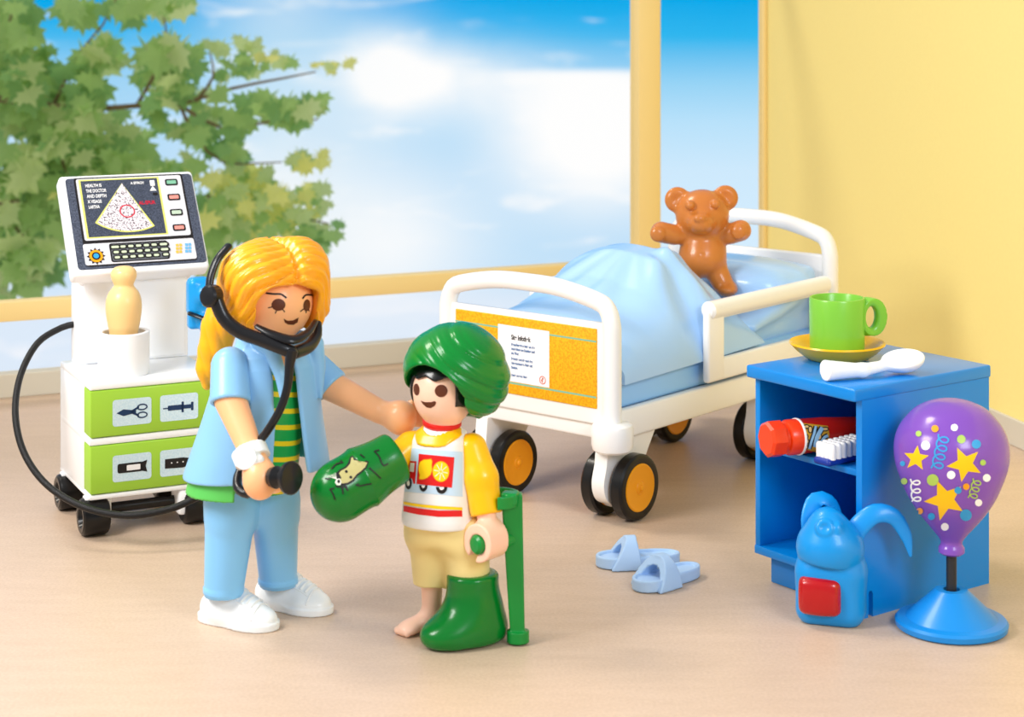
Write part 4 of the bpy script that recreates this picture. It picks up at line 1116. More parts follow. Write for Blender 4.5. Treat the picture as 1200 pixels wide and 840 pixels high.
def w_tunic(P):
    d, az, rr = tun_shape(P)
    sh_ = smax(d, -(d + .022), .008)
    z = P[:, 2]
    a0 = np.interp(z, [.6, .9, 1.1, 1.22], [22, 23, 16, 6]); a1 = np.interp(z, [.6, .9, 1.1, 1.22], [64, 58, 52, 46])
    half, mid = (a1 - a0) / 2, (a1 + a0) / 2
    dd = np.abs((az - mid + 180) % 360 - 180)
    wedge = (dd - half) * math.pi / 180 * rr
    d = smax(sh_, -wedge, .012)
    d = smax(d, .675 + .02 * np.sin(np.radians(az)) - z, .01)
    d = smax(d, z - 1.252, .01)
    # arm holes
    d = smax(d, -(cap(P, shN + V3(.0, .0, .0), elN - UZ * .03, .070, .080)), .012)
    d = smax(d, -(cap(P, shF - V3(.02, 0, 0), elF, .080, .080)), .012)
    # lapels folded outwards
    lap = chain(P, [W(300, 398, 8.02), W(318, 410, 7.96), W(329, 440, 7.93), W(331, 470, 7.90)], [.030, .034, .026, .008])
    lap2 = chain(P, [W(352, 395, 8.16), W(370, 403, 8.12), W(374, 430, 8.12), W(376, 465, 8.10)], [.030, .036, .028, .008])
    back = tor(P, W(318, 402, 8.14), (.1, -.25, 1), .125, .030)
    back = np.maximum(back, -(P - W(318, 402, 8.14)) @ V3(-.6, .8, 0) * 1.0 - .03)
    return smin(smin(d, mn(lap, lap2), .02), back, .02)
sdf('tunic', w_tunic, (-1.52, 7.80, .62), (-.70, 8.50, 1.31), .0068, m_coat, wom)
def w_lining(P):
    d, az, rr = tun_shape(P, .026)
    s_ = np.maximum(d, -(d + .014)); z = P[:, 2]
    wedge = (np.abs((az - 42 + 180) % 360 - 180) - 36) * math.pi / 180 * rr
    s_ = np.maximum(s_, -wedge)
    return mxx(s_, .69 - z, z - 1.20)
def w_hem(P):
    d, az, rr = tun_shape(P, .026)
    s_ = np.maximum(d, -(d + .014)); z = P[:, 2]
    wedge = (61 - np.abs((az + 78 + 180) % 360 - 180)) * math.pi / 180 * rr
    return mxx(s_, -wedge, .595 - z, z - .74)
sdf('tunic_lining', w_lining, (-1.52, 7.80, .62), (-.70, 8.50, 1.22), .008, mat('teal_lining_plastic', (30, 150, 160), .4), wom)
sdf('tunic_hem', w_hem, (-1.52, 7.80, .56), (-.70, 8.50, .78), .008, m_tealin, wom)
def w_top(P):
    d, az, rr = tun_shape(P, .060, .0); z = P[:, 2]
    x0, y0 = tax(z); e = np.sqrt(((P[:, 0] - x0 - .01) / .165) ** 2 + ((P[:, 1] - y0) / .150) ** 2) - 1
    return mxx(smax(e * .15, d, .02), .60 - z, z - 1.235)
sdf('striped_top', w_top, (-1.4, 7.85, .58), (-.80, 8.40, 1.26), .008, m_shirtg, wom)
def sleeve(name, a, b, ra, rb, cut):
    def f(P):
        o = cap(P, a, b, ra, rb); ax = (b - a) / np.linalg.norm(b - a)
        d = smax(o, (P - b) @ ax - cut, .010)
        return smax(d, -smax(cap(P, a, b + ax * .1, ra - .016, rb - .016 + .002), -((P - b) @ ax + .02 - cut), .005), .006)
    lo = np.minimum(a, b) - .14; hi = np.maximum(a, b) + .14
    return sdf(name, f, lo, hi, .0062, m_coat, wom)
sleeve('sleeve', shN + V3(.004, .015, .008), elN, .082, .086, .012)
sleeve('sleeve', shF, elF + V3(.0, 0, .0), .076, .080, .012)
def w_trou(P):
    d = smin(cap(P, W(270, 565, 8.10), W(272, 600, 8.11), .115, .113), cap(P, W(322, 565, 8.2), W(322, 600, 8.22), .105, .105), .05)
    l1 = cap(P, W(271, 590, 8.10), W(262, 694, 8.157), .112, .084); l2 = cap(P, W(322, 590, 8.2), W(326, 682, 8.34), .105, .083)
    cuff = mn(np.maximum(np.abs(P[:, 2] - W(0, 690, 8.157)[2]) - .012, cap(P, W(262, 660, 8.15), W(262, 700, 8.157), .090, .088)),
              np.maximum(np.abs(P[:, 2] - W(0, 679, 8.34)[2]) - .012, cap(P, W(325, 650, 8.3), W(326, 690, 8.34), .090, .088)))
    l1 = np.maximum(l1, W(0, 697, 8.157)[2] - P[:, 2]); l2 = np.maximum(l2, W(0, 686, 8.34)[2] - P[:, 2])
    # seam down the outside of each leg
    d = mn(smin(d, l1, .03), smin(d, l2, .03)); 
    return smin(d, cuff, .006)
sdf('trousers', w_trou, (-1.48, 7.85, .08), (-.80, 8.55, .80), .0075, m_trou, wom)
def shoe(c, ang):
    fx = V3(math.cos(ang), math.sin(ang), 0); lx = V3(-fx[1], fx[0], 0); R = np.array([fx, lx, UZ])
    Q = lambda a, b, z: c + fx * a + lx * b + UZ * z
    def f(P):
        d = smin(ell(P, Q(-.085, 0, .055), (.090, .072, .075), R), ell(P, Q(.085, 0, .035), (.125, .086, .062), R), .08)
        d = smin(d, cap(P, Q(-.045, 0, .05), Q(-.055, 0, .15), .080, .066), .05)
        d = smin(d, ell(P, Q(.03, 0, .085), (.10, .055, .05), R), .04)
        s_ = smin(ecyl(P, Q(-.085, 0, .015), UZ, fx, .096, .077, .014), ecyl(P, Q(.085, 0, .015), UZ, fx, .130, .090, .014), .06)
        d = smin(d, s_ - .003, .008)
        tongue = ell(P, Q(.0, 0, .115), (.06, .035, .05), R)
        return mxx(smin(d, tongue, .02), .001 - P[:, 2], P[:, 2] - .160)
    s = sdf('shoe', f, c - V3(.27, .27, .02), c + V3(.27, .27, .19), .006, m_shoe, wom)
    def on(a, b):
        zz = np.linspace(.0, .158, 80); q = np.array([Q(a, b, z) for z in zz]); i = np.where(f(q) < 0)[0]
        return Q(a, b, zz[i[-1]] if len(i) else .02)
    l = MB()
    for i in range(5):
        a = .018 + i * .024
        l.add(*tube([on(a - .004, -.044), on(a, -.022), on(a + .003, 0), on(a, .022), on(a - .004, .044)], .0075, 8, .01))
    l.add(*tube([on(.135, b) for b in (-.075, -.05, -.025, 0, .025, .05, .075)], .005, 8, .01))
    for s_ in (-1, 1): l.add(*tube([on(a, s_ * .05) for a in (.02, .05, .08, .11, .13)], .004, 8, .01))
    l.build('laces', m_shoe, s)
shoe(G(262, 727) + V3(.055, -.03, 0), math.radians(-27))
shoe(G(326, 709) + V3(.055, -.03, 0), math.radians(-27))
# wrist watch
wa = (wrN - elN) / np.linalg.norm(wrN - elN)
wc = W(294, 533, 7.79)
m = MB(); 
def watch(P):
    b = np.maximum(np.abs(np.linalg.norm(np.cross(P - wc, wa), axis=1) - .062) - .011, np.abs((P - wc) @ wa) - .024)
    fd = V3(-.2, -.95, .25); fc = wc + V3(-.012, -.062, .004)
    d = smin(b - .003, cyl(P, fc, fd, .046, .014) - .003, .012)
    lug = ell(P, fc + V3(.045, .0, -.012), (.032, .025, .028)); d = smin(d, lug, .015)
    return smax(d, -cyl(P, fc + V3(-.004, -.0175, .004), fd, .030, .004), .002)
o = sdf('wristwatch', watch, wc - V3(.12, .13, .1), wc + V3(.12, .12, .1), .0045, m_shoe, wom)

# stethoscope: worn, so a thing of its own
m_steth = mat('black_plastic', (20, 21, 25), 0.3, coat=0.2, spec=.3)
ste = thing('stethoscope', W(340, 410, 7.9), 'black stethoscope around the neck of the blonde woman, its chest piece in her hand', 'stethoscope')
m = MB()
hs_ = [W(268, 288, 7.98), W(254, 305, 7.93), W(246, 328, 7.90), W(246, 345, 7.88)]
m.add(*tube(hs_, .020, 14, .02, .7))
m.build('headband', m_steth, ste)
m = MB(); m.add(*lathe([(0, -.03), (.040, -.03), (.048, -.02), (.048, .02), (.040, .03), (.02, .034), (0, .034)], W(248, 347, 7.87), (-.55, -.8, .1), 28)); m.build('ear_hub', m_steth, ste)
m = MB()
m.add(*tube([W(252, 348, 7.86), W(262, 372, 7.85), W(280, 388, 7.84), W(305, 398, 7.83), W(330, 408, 7.82), W(343, 413, 7.83)], [.030, .030, .030, .028, .027, .028], 16, .02, .75, up=(0, -1, .2)))
m.add(*tube([W(372, 378, 8.08), W(371, 392, 8.04), W(362, 406, 7.95), W(343, 414, 7.83)], [.018, .024, .027, .028], 16, .02, .75, up=(0, -1, .2)))
m.add(*tube([W(300, 382, 7.86), W(320, 392, 7.83), W(343, 398, 7.83), W(360, 390, 7.92), W(370, 376, 8.04)], [.012, .020, .024, .020, .012], 14, .02, .6, up=(0, -.6, .8)))
m.build('yoke', m_steth, ste)
m = MB()
m.add(*tube([W(342, 411, 7.82), W(339, 430, 7.81), W(337, 452, 7.80), W(329, 478, 7.79), W(314, 504, 7.79), W(300, 522, 7.82), W(288, 540, 7.90), W(279, 558, 7.86), W(279, 572, 7.80), W(290, 579, 7.76), W(300, 572, 7.75)], [.026, .020, .018, .0175, .0175, .0175, .0175, .020, .020, .018, .02], 16, .02))
m.build('tubing', m_steth, ste)
m = MB(); cax = V3(.80, -.58, .12); cc0 = W(318, 559, 7.70); 
m.add(*lathe([(0, -.08), (.030, -.08), (.032, .0), (.040, .004), (.046, .03), (.034, .045), (.027, .055), (.030, .075), (.050, .09), (.066, .098), (.068, .112), (.062, .118), (.03, .121), (.008, .123), (.0, .1235)], cc0, cax, 40)); m.build('chest_piece', m_steth, ste)

# ---------------- boy
BO = V3(-.28, 8.0, 0)
boy = thing('person', BO, 'toy child with green head bandage, lemon lorry T-shirt, green arm cast and leg cast', 'person')
bC = W(520, 456, 8.0); BR = .134
bf = V3(math.sin(math.radians(-27)), -math.cos(math.radians(-27)), 0); brv = V3(math.cos(math.radians(-27)), math.sin(math.radians(-27)), 0)
RBd = np.array([brv, bf, UZ])
shR, elR, wrR = W(481, 523, 8.02), W(462, 540, 7.97), W(405, 572, 7.86)
shL, elL, wrL, haL = W(556, 524, 7.97), W(563, 560, 7.93), W(571, 610, 7.88), W(570, 633, 7.86)
lgR0, lgR1 = W(506, 670, 8.06), W(508, 727, 8.10)
fF = V3(-.86, -.51, 0); 
FT = G(489, 743); 
def b_body(P):
    d = ell(P, bC, (BR, BR, BR * 1.02))
    d = smin(d, ell(P, bC - UZ * .055, (.112, .112, .10)), .03)
    d = smin(d, cap(P, bC - UZ * .10, W(518, 512, 8.0), .068, .075), .025)
    d = smin(d, cap(P, W(517, 530, 8.0), W(517, 620, 8.0), .085, .09), .04)
    d = smin(d, chain(P, [W(517, 525, 8.0), shR, elR, wrR], [.06, .05, .05, .05]), .02)
    d = smin(d, chain(P, [W(517, 525, 8.0), shL, elL, wrL], [.06, .05, .052, .040]), .02)
    # left hand closed round the crutch handle
    h = smin(ecyl(P, haL, (-.62, -.78, 0), UZ, .072, .066, .052) - .008, cap(P, wrL, haL, .036, .04), .03)
    h = smax(h, -ccut(P, haL - UZ * .005, (-.62, -.78, 0), (-.35, .3, -1), .040, .018), .008)
    d = mn(d, h)
    # legs
    d = smin(d, cap(P, W(505, 600, 8.03), lgR0, .07, .05), .02)
    leg = chain(P, [lgR0, W(506, 705, 8.08), W(507, 728, 8.09)], [.050, .043, .041])
    Rf = np.array([fF, V3(-fF[1], fF[0], 0), UZ]); an = W(507, 728, 8.09)
    foot = smin(leg, ell(P, V3(an[0], an[1], .04) + fF * .055, (.085, .040, .036), Rf), .05)
    tip = V3(an[0], an[1], 0) + fF * .125
    foot = smin(foot, ell(P, tip + UZ * .026, (.042, .050, .026), Rf), .03)
    for i in range(5):
        s_ = (i - 2) * .018; foot = smin(foot, ell(P, tip + fF * (.034 - abs(i - 1) * .006) + Rf[1] * s_ + UZ * .018, (.015, .0105, .014), Rf), .006)
    d = smin(d, np.maximum(foot, .001 - P[:, 2]), .02)
    d = smin(d, cap(P, W(548, 610, 7.97), W(550, 730, 7.98), .06, .05), .02)
    return d
bb_ = sdf('body', b_body, (-.80, 7.65, 0 - .02), (.12, 8.25, 1.26), .0068, m_skin2, boy)
bvb = world_bvh([bb_])
def z8(x, y): return (450 + x / 6.0, 370 + y / 6.0)
sh = [([z8(*p) for p in ellp(230, 518, 21, 42, 20, -4)], 0), ([z8(*p) for p in ellp(402, 528, 45, 44, 24)], 0),
      ([z8(*p) for p in [(258, 596), (290, 606), (330, 606), (356, 598), (369, 608), (358, 632), (330, 648), (302, 644), (276, 622)]], 0)]
drape('face_print', sh, bvb, [m_brown], boy, .0012, 2.0)
m_bhair = mat('black_hair_plastic', (16, 16, 19), 0.25, coat=0.3)
def b_hair(P):
    q = P - bC; a, b, z = q @ brv, q @ bf, q[:, 2]
    d = ell(P, bC + UZ * .012 - bf * .01, (.150, .150, .152))
    an = np.degrees(np.arctan2(a, b))
    zig = .056 + .018 * np.abs(((an + 9) / 22) % 2 - 1) - .020 * np.clip((np.abs(an) - 42) / 10, 0, 1)
    zig = np.where(np.abs(an) > 50, -.052 - (np.clip(np.abs(an) - 60, 0, 40)) * .0006, zig)
    d = smax(d, (zig - z) * .8, .006)
    return smax(d, -(ell(P, bC, (BR - .005,) * 3)), .003)
sdf('hair', b_hair, bC - V3(.19, .19, .14), bC + V3(.19, .19, .20), .005, m_bhair, boy)
m_band = mat('green_bandage_plastic', (0, 124, 44), 0.26, coat=0.2, spec=.28)
tc_ = W(532, 432, 8.03)
def b_band(P):
    q = P - tc_; a, b, z = q @ brv, q @ bf, q[:, 2]
    d = ell(P, tc_, (.222, .215, .197))
    d = smin(d, ell(P, tc_ + brv * .05 - bf * .03 - UZ * .06, (.17, .18, .15)), .05)
    # wraps: creases running over the crown, down to the right
    t = z * 1.0 + a * .55 + .25 * (a * a) * 4 - b * .12
    s_ = np.clip((a + .15) / .2, .25, 1)
    w_ = np.abs(np.sin(t * 34 + .6 * np.sin(a * 18))) ** .6 * .012 * s_ + np.abs(np.sin(t * 81 + 2 * np.sin(a * 9))) ** .8 * .0028 * s_
    d = d - w_ + .007
    opn = smin(ecyl(P, bC + bf * .22 - UZ * .02, bf, brv, .152, .148, .26), sbox(P, bC + bf * .20 - UZ * .17, (.135, .26, .12), RBd, .03), .04)
    d = smax(d, -opn, .012)
    under = sbox(P, bC + bf * .06 - UZ * .24, (.14, .17, .12), RBd, .05)
    d = smax(d, -under, .02)
    return smax(d, -ell(P, bC, (.146, .146, .148)), .004)
sdf('head_bandage', b_band, tc_ - V3(.27, .27, .26), tc_ + V3(.27, .27, .24), .0055, m_band, boy)

m_tee = mat('white_shirt_plastic', (240, 240, 240), 0.38, coat=0.1); m_ysl = mat('yellow_sleeve_plastic', (250, 190, 2), 0.3, coat=0.25)
tR = yaw(-24)
def b_tee(P):
    z = P[:, 2]; zz = [.48, .52, .62, .72, .80, .845, .875, .90]
    rx = np.interp(z, zz, [.160, .163, .153, .142, .132, .122, .104, .070]); ry = np.interp(z, zz, [.150, .152, .142, .130, .120, .110, .094, .068])
    c0 = W(517, 560, 8.0); q = (P - c0) @ tR.T
    u, v = np.abs(q[:, 0]) / rx, np.abs(q[:, 1]) / ry
    k = (u ** 2.5 + v ** 2.5) ** (1 / 2.5)
    d = (k - 1) * np.minimum(rx, ry) * .95
    return smax(smax(d, .492 - z, .008), z - .905, .01)
te = sdf('t_shirt', b_tee, (-.52, 7.78, .46), (-.06, 8.22, .93), .0065, m_tee, boy)
bvt = world_bvh([te])
def y7(x, y): return (460 + x / 8.4, 520 + y / 8.4)
tcols = [mat('pale_blue_patch_print', (196, 222, 244), .45), mat('red_print', (222, 28, 28), .4), mat('orange_line_print', (236, 130, 20), .4), mat('yellow_print', (255, 210, 20), .4), m_ink, mat('pure_white_print', (250, 248, 244), .4)]
P7 = lambda *a: [y7(*p) for p in a]
sh = [(P7((150, 40), (690, 80), (690, 520), (120, 470)), 0),
      (P7((262, 98), (608, 132), (585, 432), (238, 395)), 1), (P7((166, 166), (238, 172), (226, 392), (208, 392), (196, 345), (160, 318), (130, 335), (132, 268), (158, 262)), 1),
      (P7((182, 186), (224, 188), (216, 278), (176, 270)), 5), (P7((236, 176), (262, 178), (240, 392), (226, 392)), 0)]
lem = [(262, 220), (276, 180), (310, 158), (350, 156), (378, 150), (390, 172), (386, 210), (390, 255), (376, 300), (345, 330), (305, 346), (276, 346), (266, 335), (274, 305), (262, 265)]
sh += [([y7(325 + (p[0] - 325) * 1.09, 250 + (p[1] - 250) * 1.07) for p in lem], 2), (P7(*lem), 3)]
sh += [([y7(*p) for p in ellp(477, 272, 84, 104, 26)], 2), ([y7(*p) for p in ellp(477, 272, 78, 98, 26)], 3)]
for i in range(8):
    a = math.radians(i * 45 + 10); sh += [(q, 5) for q in ribbon([y7(477 + 12 * math.cos(a), 272 + 14 * math.sin(a)), y7(477 + 66 * math.cos(a), 272 + 84 * math.sin(a))], .7)]
for cx, cy, rx, ry in ((163, 386, 31, 62), (307, 428, 40, 44), (485, 445, 55, 48)):
    if cx > 200:
        sh += [([y7(cx + rx * math.cos(a), cy - 22 + (ry + 20) * math.sin(a)) for a in np.linspace(0, math.pi, 14)], 4), ([y7(cx + rx * .42 * math.cos(a), cy - 20 + (ry * .42 + 8) * math.sin(a)) for a in np.linspace(0, math.pi, 10)], 5)]
    else: sh += [([y7(*p) for p in ellp(cx, cy, rx, ry, 22)], 4), ([y7(*p) for p in ellp(cx, cy, rx * .45, ry * .45, 16)], 5)]
sh += [(P7((113, 568), (250, 590), (450, 610), (684, 624), (684, 652), (450, 640), (250, 618), (115, 596)), 3), (P7((112, 608), (250, 632), (450, 655), (684, 655), (686, 716), (450, 718), (250, 695), (110, 664)), 1)]
drape('shirt_print', sh, bvt, tcols, boy, .0012, 2.0)
# neckline: red ring, yellow collar
nk = W(518, 497, 8.0)
m = MB(); m.add(*lathe([(.078, -.012), (.084, -.004), (.084, .008), (.078, .013), (.07, .013)], nk + UZ * .006 + bf * .0, (.05, -.1, 1), 40)); m.build('neck_ring', mat('red_collar_plastic', (216, 30, 26), .3), boy)
def b_col(P):
    d = b_tee(P) - .004; q = P - (nk + bf * .015 - UZ * .012)
    r_ = np.hypot(q @ brv, (q @ bf) * .9)
    return mxx(d, -(d + .010), r_ - .104, .070 - r_, P[:, 2] - .9, (.836 + .38 * (.1 - q @ bf) - P[:, 2]) * .9)
sdf('collar', b_col, nk - V3(.16, .16, .13), nk + V3(.16, .16, .05), .0045, m_ysl, boy)
m = None
def bslv(name, pts, rs, cutn, cutd, lo, hi):
    def f(P):
        d = chain(P, pts, rs, .01)
        return smax(d, (P - pts[-1]) @ cutn - cutd, .008)
    return sdf(name, f, lo, hi, .006, m_ysl, boy)
ax = (elR - shR) / np.linalg.norm(elR - shR)
bslv('sleeve', [shR + V3(.02, 0, .005), shR, W(455, 545, 7.96)], [.060, .062, .066], ax, .0, W(440, 570, 7.9) - V3(0, .15, .03), W(500, 495, 8.0) + V3(.1, .15, .03))
ax = (wrL - elL) / np.linalg.norm(wrL - elL)
def slvL(P):
    pts = [shL + V3(-.012, 0, -.005), elL, W(570, 600, 7.90)]
    d = chain(P, pts, [.066, .074, .068], .02)
    return smax(d, (P - W(570, 603, 7.90)) @ ax, .010)
sdf('sleeve', slvL, W(525, 625, 7.9) - V3(0, .18, 0), W(598, 495, 7.9) + V3(0, .22, .03), .006, m_ysl, boy)
# arm cast
m_cast = mat('green_cast_plastic', (0, 116, 38), 0.24, coat=0.2, spec=.28)
ca, cb_ = W(462, 537, 7.90), W(399, 575, 7.78)
cd = (cb_ - ca) / np.linalg.norm(cb_ - ca); cu2 = np.cross(cd, V3(0, -1, 0)); cu2 /= np.linalg.norm(cu2); RCc = frame(cd, cu2)
def b_cast(P):
    d = smin(ecyl(P, ca + cd * .05, cd, cu2, .097, .076, .08), ell(P, cb_ - cd * .01, (.130, .120, .088), RCc), .12)
    d = smin(d, cap(P, ca + cd * .03, cb_, .072, .078), .10)
    d = smax(d, -(P - ca) @ cd - .018, .02)
    return d
bc_ = sdf('arm_cast', b_cast, np.minimum(ca, cb_) - .18, np.maximum(ca, cb_) + .18, .006, m_cast, boy)
bvc = world_bvh([bc_])
def c7(x, y): return (355 + x / 7.638, 505 + y / 7.638)
C7 = lambda *a: [c7(*p) for p in a]
head_ = [(300, 372), (330, 345), (380, 318), (405, 285), (420, 235), (445, 220), (465, 245), (470, 300), (495, 330), (535, 290), (565, 262), (590, 275), (570, 330), (530, 370), (490, 400), (455, 450), (410, 478), (360, 490), (315, 485), (290, 460), (310, 430), (290, 400)]
inner = [(322, 378), (340, 358), (392, 330), (425, 290), (432, 245), (446, 234), (455, 260), (460, 312), (490, 345), (530, 318), (562, 280), (576, 284), (556, 325), (520, 358), (480, 388), (442, 436), (400, 462), (350, 470), (330, 440), (345, 420)]
crm = mat('olive_cream_print', (188, 180, 120), .45)
sh = [(C7(*head_), 0), (C7(*inner), 1), (C7((286, 462), (300, 430), (330, 425), (345, 460), (335, 485), (305, 485)), 2), ([c7(*p) for p in ellp(388, 364, 13, 13, 12)], 3), ([c7(*p) for p in ellp(428, 414, 13, 13, 12)], 3), ([c7(*p) for p in ellp(320, 452, 12, 16, 12)], 3)]
def cr(pts, w=13): return [(q, 3) for q in ribbon([c7(*p) for p in pts], w / 7.638, .8)]
for pts in ([(200, 425), (250, 432)], [(350, 470), (352, 515), (360, 565)], [(372, 470), (382, 500), (402, 535)], [(290, 495), (335, 500), (395, 500)], [(242, 520), (280, 512)], [(242, 520), (268, 560), (288, 615)],
            [(255, 342), (300, 300), (350, 285)], [(335, 268), (360, 288)], [(512, 212), (550, 240)], [(636, 185), (682, 172)], [(640, 185), (680, 230), (705, 290), (725, 312)], [(725, 312), (762, 292)],
            [(588, 338), (606, 330)], [(600, 338), (650, 380), (695, 425)], [(472, 480), (510, 490), (560, 480), (615, 470)], [(500, 470), (475, 490)]):
    sh += cr(pts)
for i in range(6): sh += [(q, 2) for q in ribbon([c7(300, 430), c7(222 + i * 14, 395 - i * 6 + 10)], .5)]
drape('cast_drawing', sh, bvc, [m_ink, crm, mat('soft_white_print', (226, 226, 214), .5), m_ink], boy, .001, 2.0)
# shorts
m_short = mat('cream_yellow_shorts_plastic', (242, 220, 150), 0.42)
def b_short(P):
    z = P[:, 2]; c0 = W(520, 620, 8.01); q = (P - c0) @ yaw(-20).T
    hip = (((np.abs(q[:, 0]) / .150) ** 2.6 + (np.abs(q[:, 1]) / .125) ** 2.6) ** (1 / 2.6) - 1) * .125
    hip = smax(mxx(hip, z - .50), .40 - z, .05)
    la, lb = W(503, 620, 8.04), W(504, 683, 8.06); l1 = np.maximum(cap(P, la, lb, .092, .072), W(0, 683, 8.06)[2] - z)
    l2 = cap(P, W(546, 620, 7.98), W(550, 690, 7.97), .098, .088)
    return smin(smin(hip, l1, .07), l2, .07)
sdf('shorts', b_short, (-.50, 7.78, .15), (-.02, 8.25, .52), .0068, m_short, boy)
# leg cast (boot shaped)
def b_boot(P):
    t0, t1 = W(554, 672, 7.96), W(556, 735, 7.96); z = P[:, 2]
    Rb = frame(fF, V3(-fF[1], fF[0], 0)); c = V3(t1[0], t1[1], 0) - fF * .0
    col = smin(ecyl(P, V3(t0[0] + .0, t0[1], .20), UZ, fF, .112, .105, .14) , ell(P, c + UZ * .10, (.128, .112, .14), Rb), .05)
    toe = ell(P, c + fF * .125 + UZ * .05, (.125, .105, .075), Rb)
    d = smin(col, toe, .09)
    d = smin(d, ell(P, c - fF * .01 + UZ * .05, (.135, .115, .09), Rb), .04)
    d = smax(d, z - W(0, 670, 7.96)[2], .022)
    return smax(d, .002 - z, .02)
sdf('leg_cast', b_boot, (-.50, 7.70, -.01), (.05, 8.20, .38), .0068, m_cast, boy)

# crutch held by the boy
m_crut = mat('green_crutch_plastic', (0, 136, 52), 0.34, coat=0.15)
cr0, cr1 = W(600, 586, 7.92), V3(*((607 - 600) * 7.92 / F_PX, 7.92, .0))
crt = thing('crutch', cr1, 'green forearm crutch held upright beside the leg cast', 'crutch')
cv2 = V3(.75, -.66, 0); cw2 = V3(.66, .75, 0)
def shaft(P):
    t = np.clip((cr0[2] - P[:, 2]) / cr0[2], 0, 1)[:, None]
    c = cr0 + (cr1 - cr0) * t; q = P - c
    hx = .044 - .014 * t[:, 0]; hy = .028 - .006 * t[:, 0]
    a, b = np.abs(q @ V3(1, 0, 0)) - hx + .008, np.abs(q[:, 1]) - hy + .008
    d = np.hypot(np.maximum(a, 0), np.maximum(b, 0)) + np.minimum(np.maximum(a, b), 0) - .008
    d = smax(d, P[:, 2] - cr0[2] - .03, .01)
    tip = cr1 + UZ * .032
    d = smin(np.maximum(d, .03 - P[:, 2]), smin(ecyl(P, tip, UZ, (1, 0, 0), .036, .032, .014) - .010, cyl(P, tip - UZ * .018, UZ, .024, .012), .01), .01)
    return np.maximum(d, .001 - P[:, 2])
sdf('shaft', shaft, V3(-.10, 7.80, -.01), V3(.12, 8.05, .66), .005, m_crut, crt)
def cuff(P):
    c = W(583, 584, 7.93); R = yaw(-12)
    d = ecyl(P, c, UZ, (1, 0, 0), .090, .085, .022) - .004
    d = smax(d, -ecyl(P, c, UZ, (1, 0, 0), .076, .071, .1), .006)
    arm = sbox(P, W(598, 583, 7.90), (.034, .030, .024), R, .008)
    d = np.maximum(d, -(P[:, 0] - c[0]) + .0)
    d = smin(d, arm, .01)
    return d
sdf('arm_cuff', cuff, W(555, 605, 7.8) - V3(0, .0, 0), W(618, 565, 8.1) + V3(.05, .05, .03), .0045, m_crut, crt)
gA = haL + V3(-.62, -.78, 0) * .068 - UZ * .005 + V3(-.01, 0, 0); gB = W(601, 631, 7.92)
m = MB(); m.add(*lathe([(0, 0), (.030, .002), (.040, .012), (.040, .03), (.038, .12), (.030, .17), (.026, .22), (0, .22)], gA, (gB - gA), 28, ref=(0, 0, 1))); m.build('handle', m_crut, crt)

# ================================================================== teddy bear
m_bear = mat('caramel_bear_plastic', (206, 124, 54), 0.3, coat=0.3, bump=.12, bscale=45)
TDb = 11.1
tw_ = lambda x, y, o=0: W(x, y, TDb + o)
tz = yaw(8); tf = V3(math.sin(math.radians(0)), -1, 0)
tp = TDb / F_PX
def bear(P):
    d = ell(P, tw_(823, 252), (.158, .140, .152))
    d = smin(d, ell(P, tw_(821, 261, -.12), (.080, .105, .066)), .03)
    d = smin(d, ell(P, tw_(820, 256, -.215), (.036, .022, .024)), .015)
    for x, y in ((794, 234), (850, 232)):
        e = ell(P, tw_(x, y, .02), (.076, .034, .076)); e = smax(e, -ell(P, tw_(x, y, -.03), (.048, .030, .048)), .015)
        d = smin(d, e, .025)
    for x, y in ((808.5, 240.5), (838, 239)):
        q = tw_(x, y, -.118); d = smin(d, ell(P, q, (.030, .034, .030)), .004); d = smax(d, -tor(P, q + V3(0, -.008, 0), (0, 1, -.2), .026, .004), .004)
    d = smin(d, ell(P, tw_(824, 291, .01), (.135, .115, .150)), .03)
    d = smin(d, ell(P, tw_(823, 302, -.01), (.138, .118, .115)), .03)
    for s_, pts in ((1, [(806, 275, 0), (790, 275, -.03), (775, 272, -.05)]), (1, [(842, 277, 0), (856, 274, -.03), (868, 270, -.05)])):
        d = smin(d, chain(P, [tw_(*p) for p in pts], [.055, .060, .062]), .02)
    for x, y in ((771, 274), (866, 271)):
        d = smin(d, ell(P, tw_(x, y, -.10), (.046, .026, .048)), .006)
    d = smin(d, chain(P, [tw_(836, 310, 0), tw_(846, 330, -.03), tw_(852, 337, -.05)], [.072, .064, .052]), .03)
    d = smin(d, ell(P, tw_(852, 339, -.07), (.060, .070, .032)), .03)
    d = smin(d, chain(P, [tw_(812, 310, 0), tw_(803, 330, -.02), tw_(800, 340, -.04)], [.072, .066, .055]), .03)
    d = smax(d, -ell(P, tw_(823, 298, -.13), (.014, .012, .012)), .006)
    d = smax(d, tw_(0, 347)[2] - P[:, 2], .01)
    return d
o = sdf('teddy_bear', bear, tw_(757, 352) - V3(0, .26, 0), tw_(888, 214) + V3(0, .22, 0), .0072, m_bear, None, origin=tw_(826, 347))
tag(o, 'caramel brown teddy bear standing with open arms on the bed behind the blanket', 'teddy bear')
# ================================================================== camera, light, sky
cam = bpy.data.cameras.new('camera'); co = bpy.data.objects.new('camera', cam); COL.objects.link(co)
co.location = (0, 0, CAM_H); co.rotation_euler = (math.radians(90), 0, 0)
cam.sensor_width = 36; cam.lens = F_PX / 1200 * 36; cam.shift_y = (HORIZON - 420) / 1200
cam.clip_end = 200
cam.dof.use_dof = True; cam.dof.focus_distance = 9.1; cam.dof.aperture_fstop = (cam.lens / 1000) / .036
bpy.context.scene.camera = co

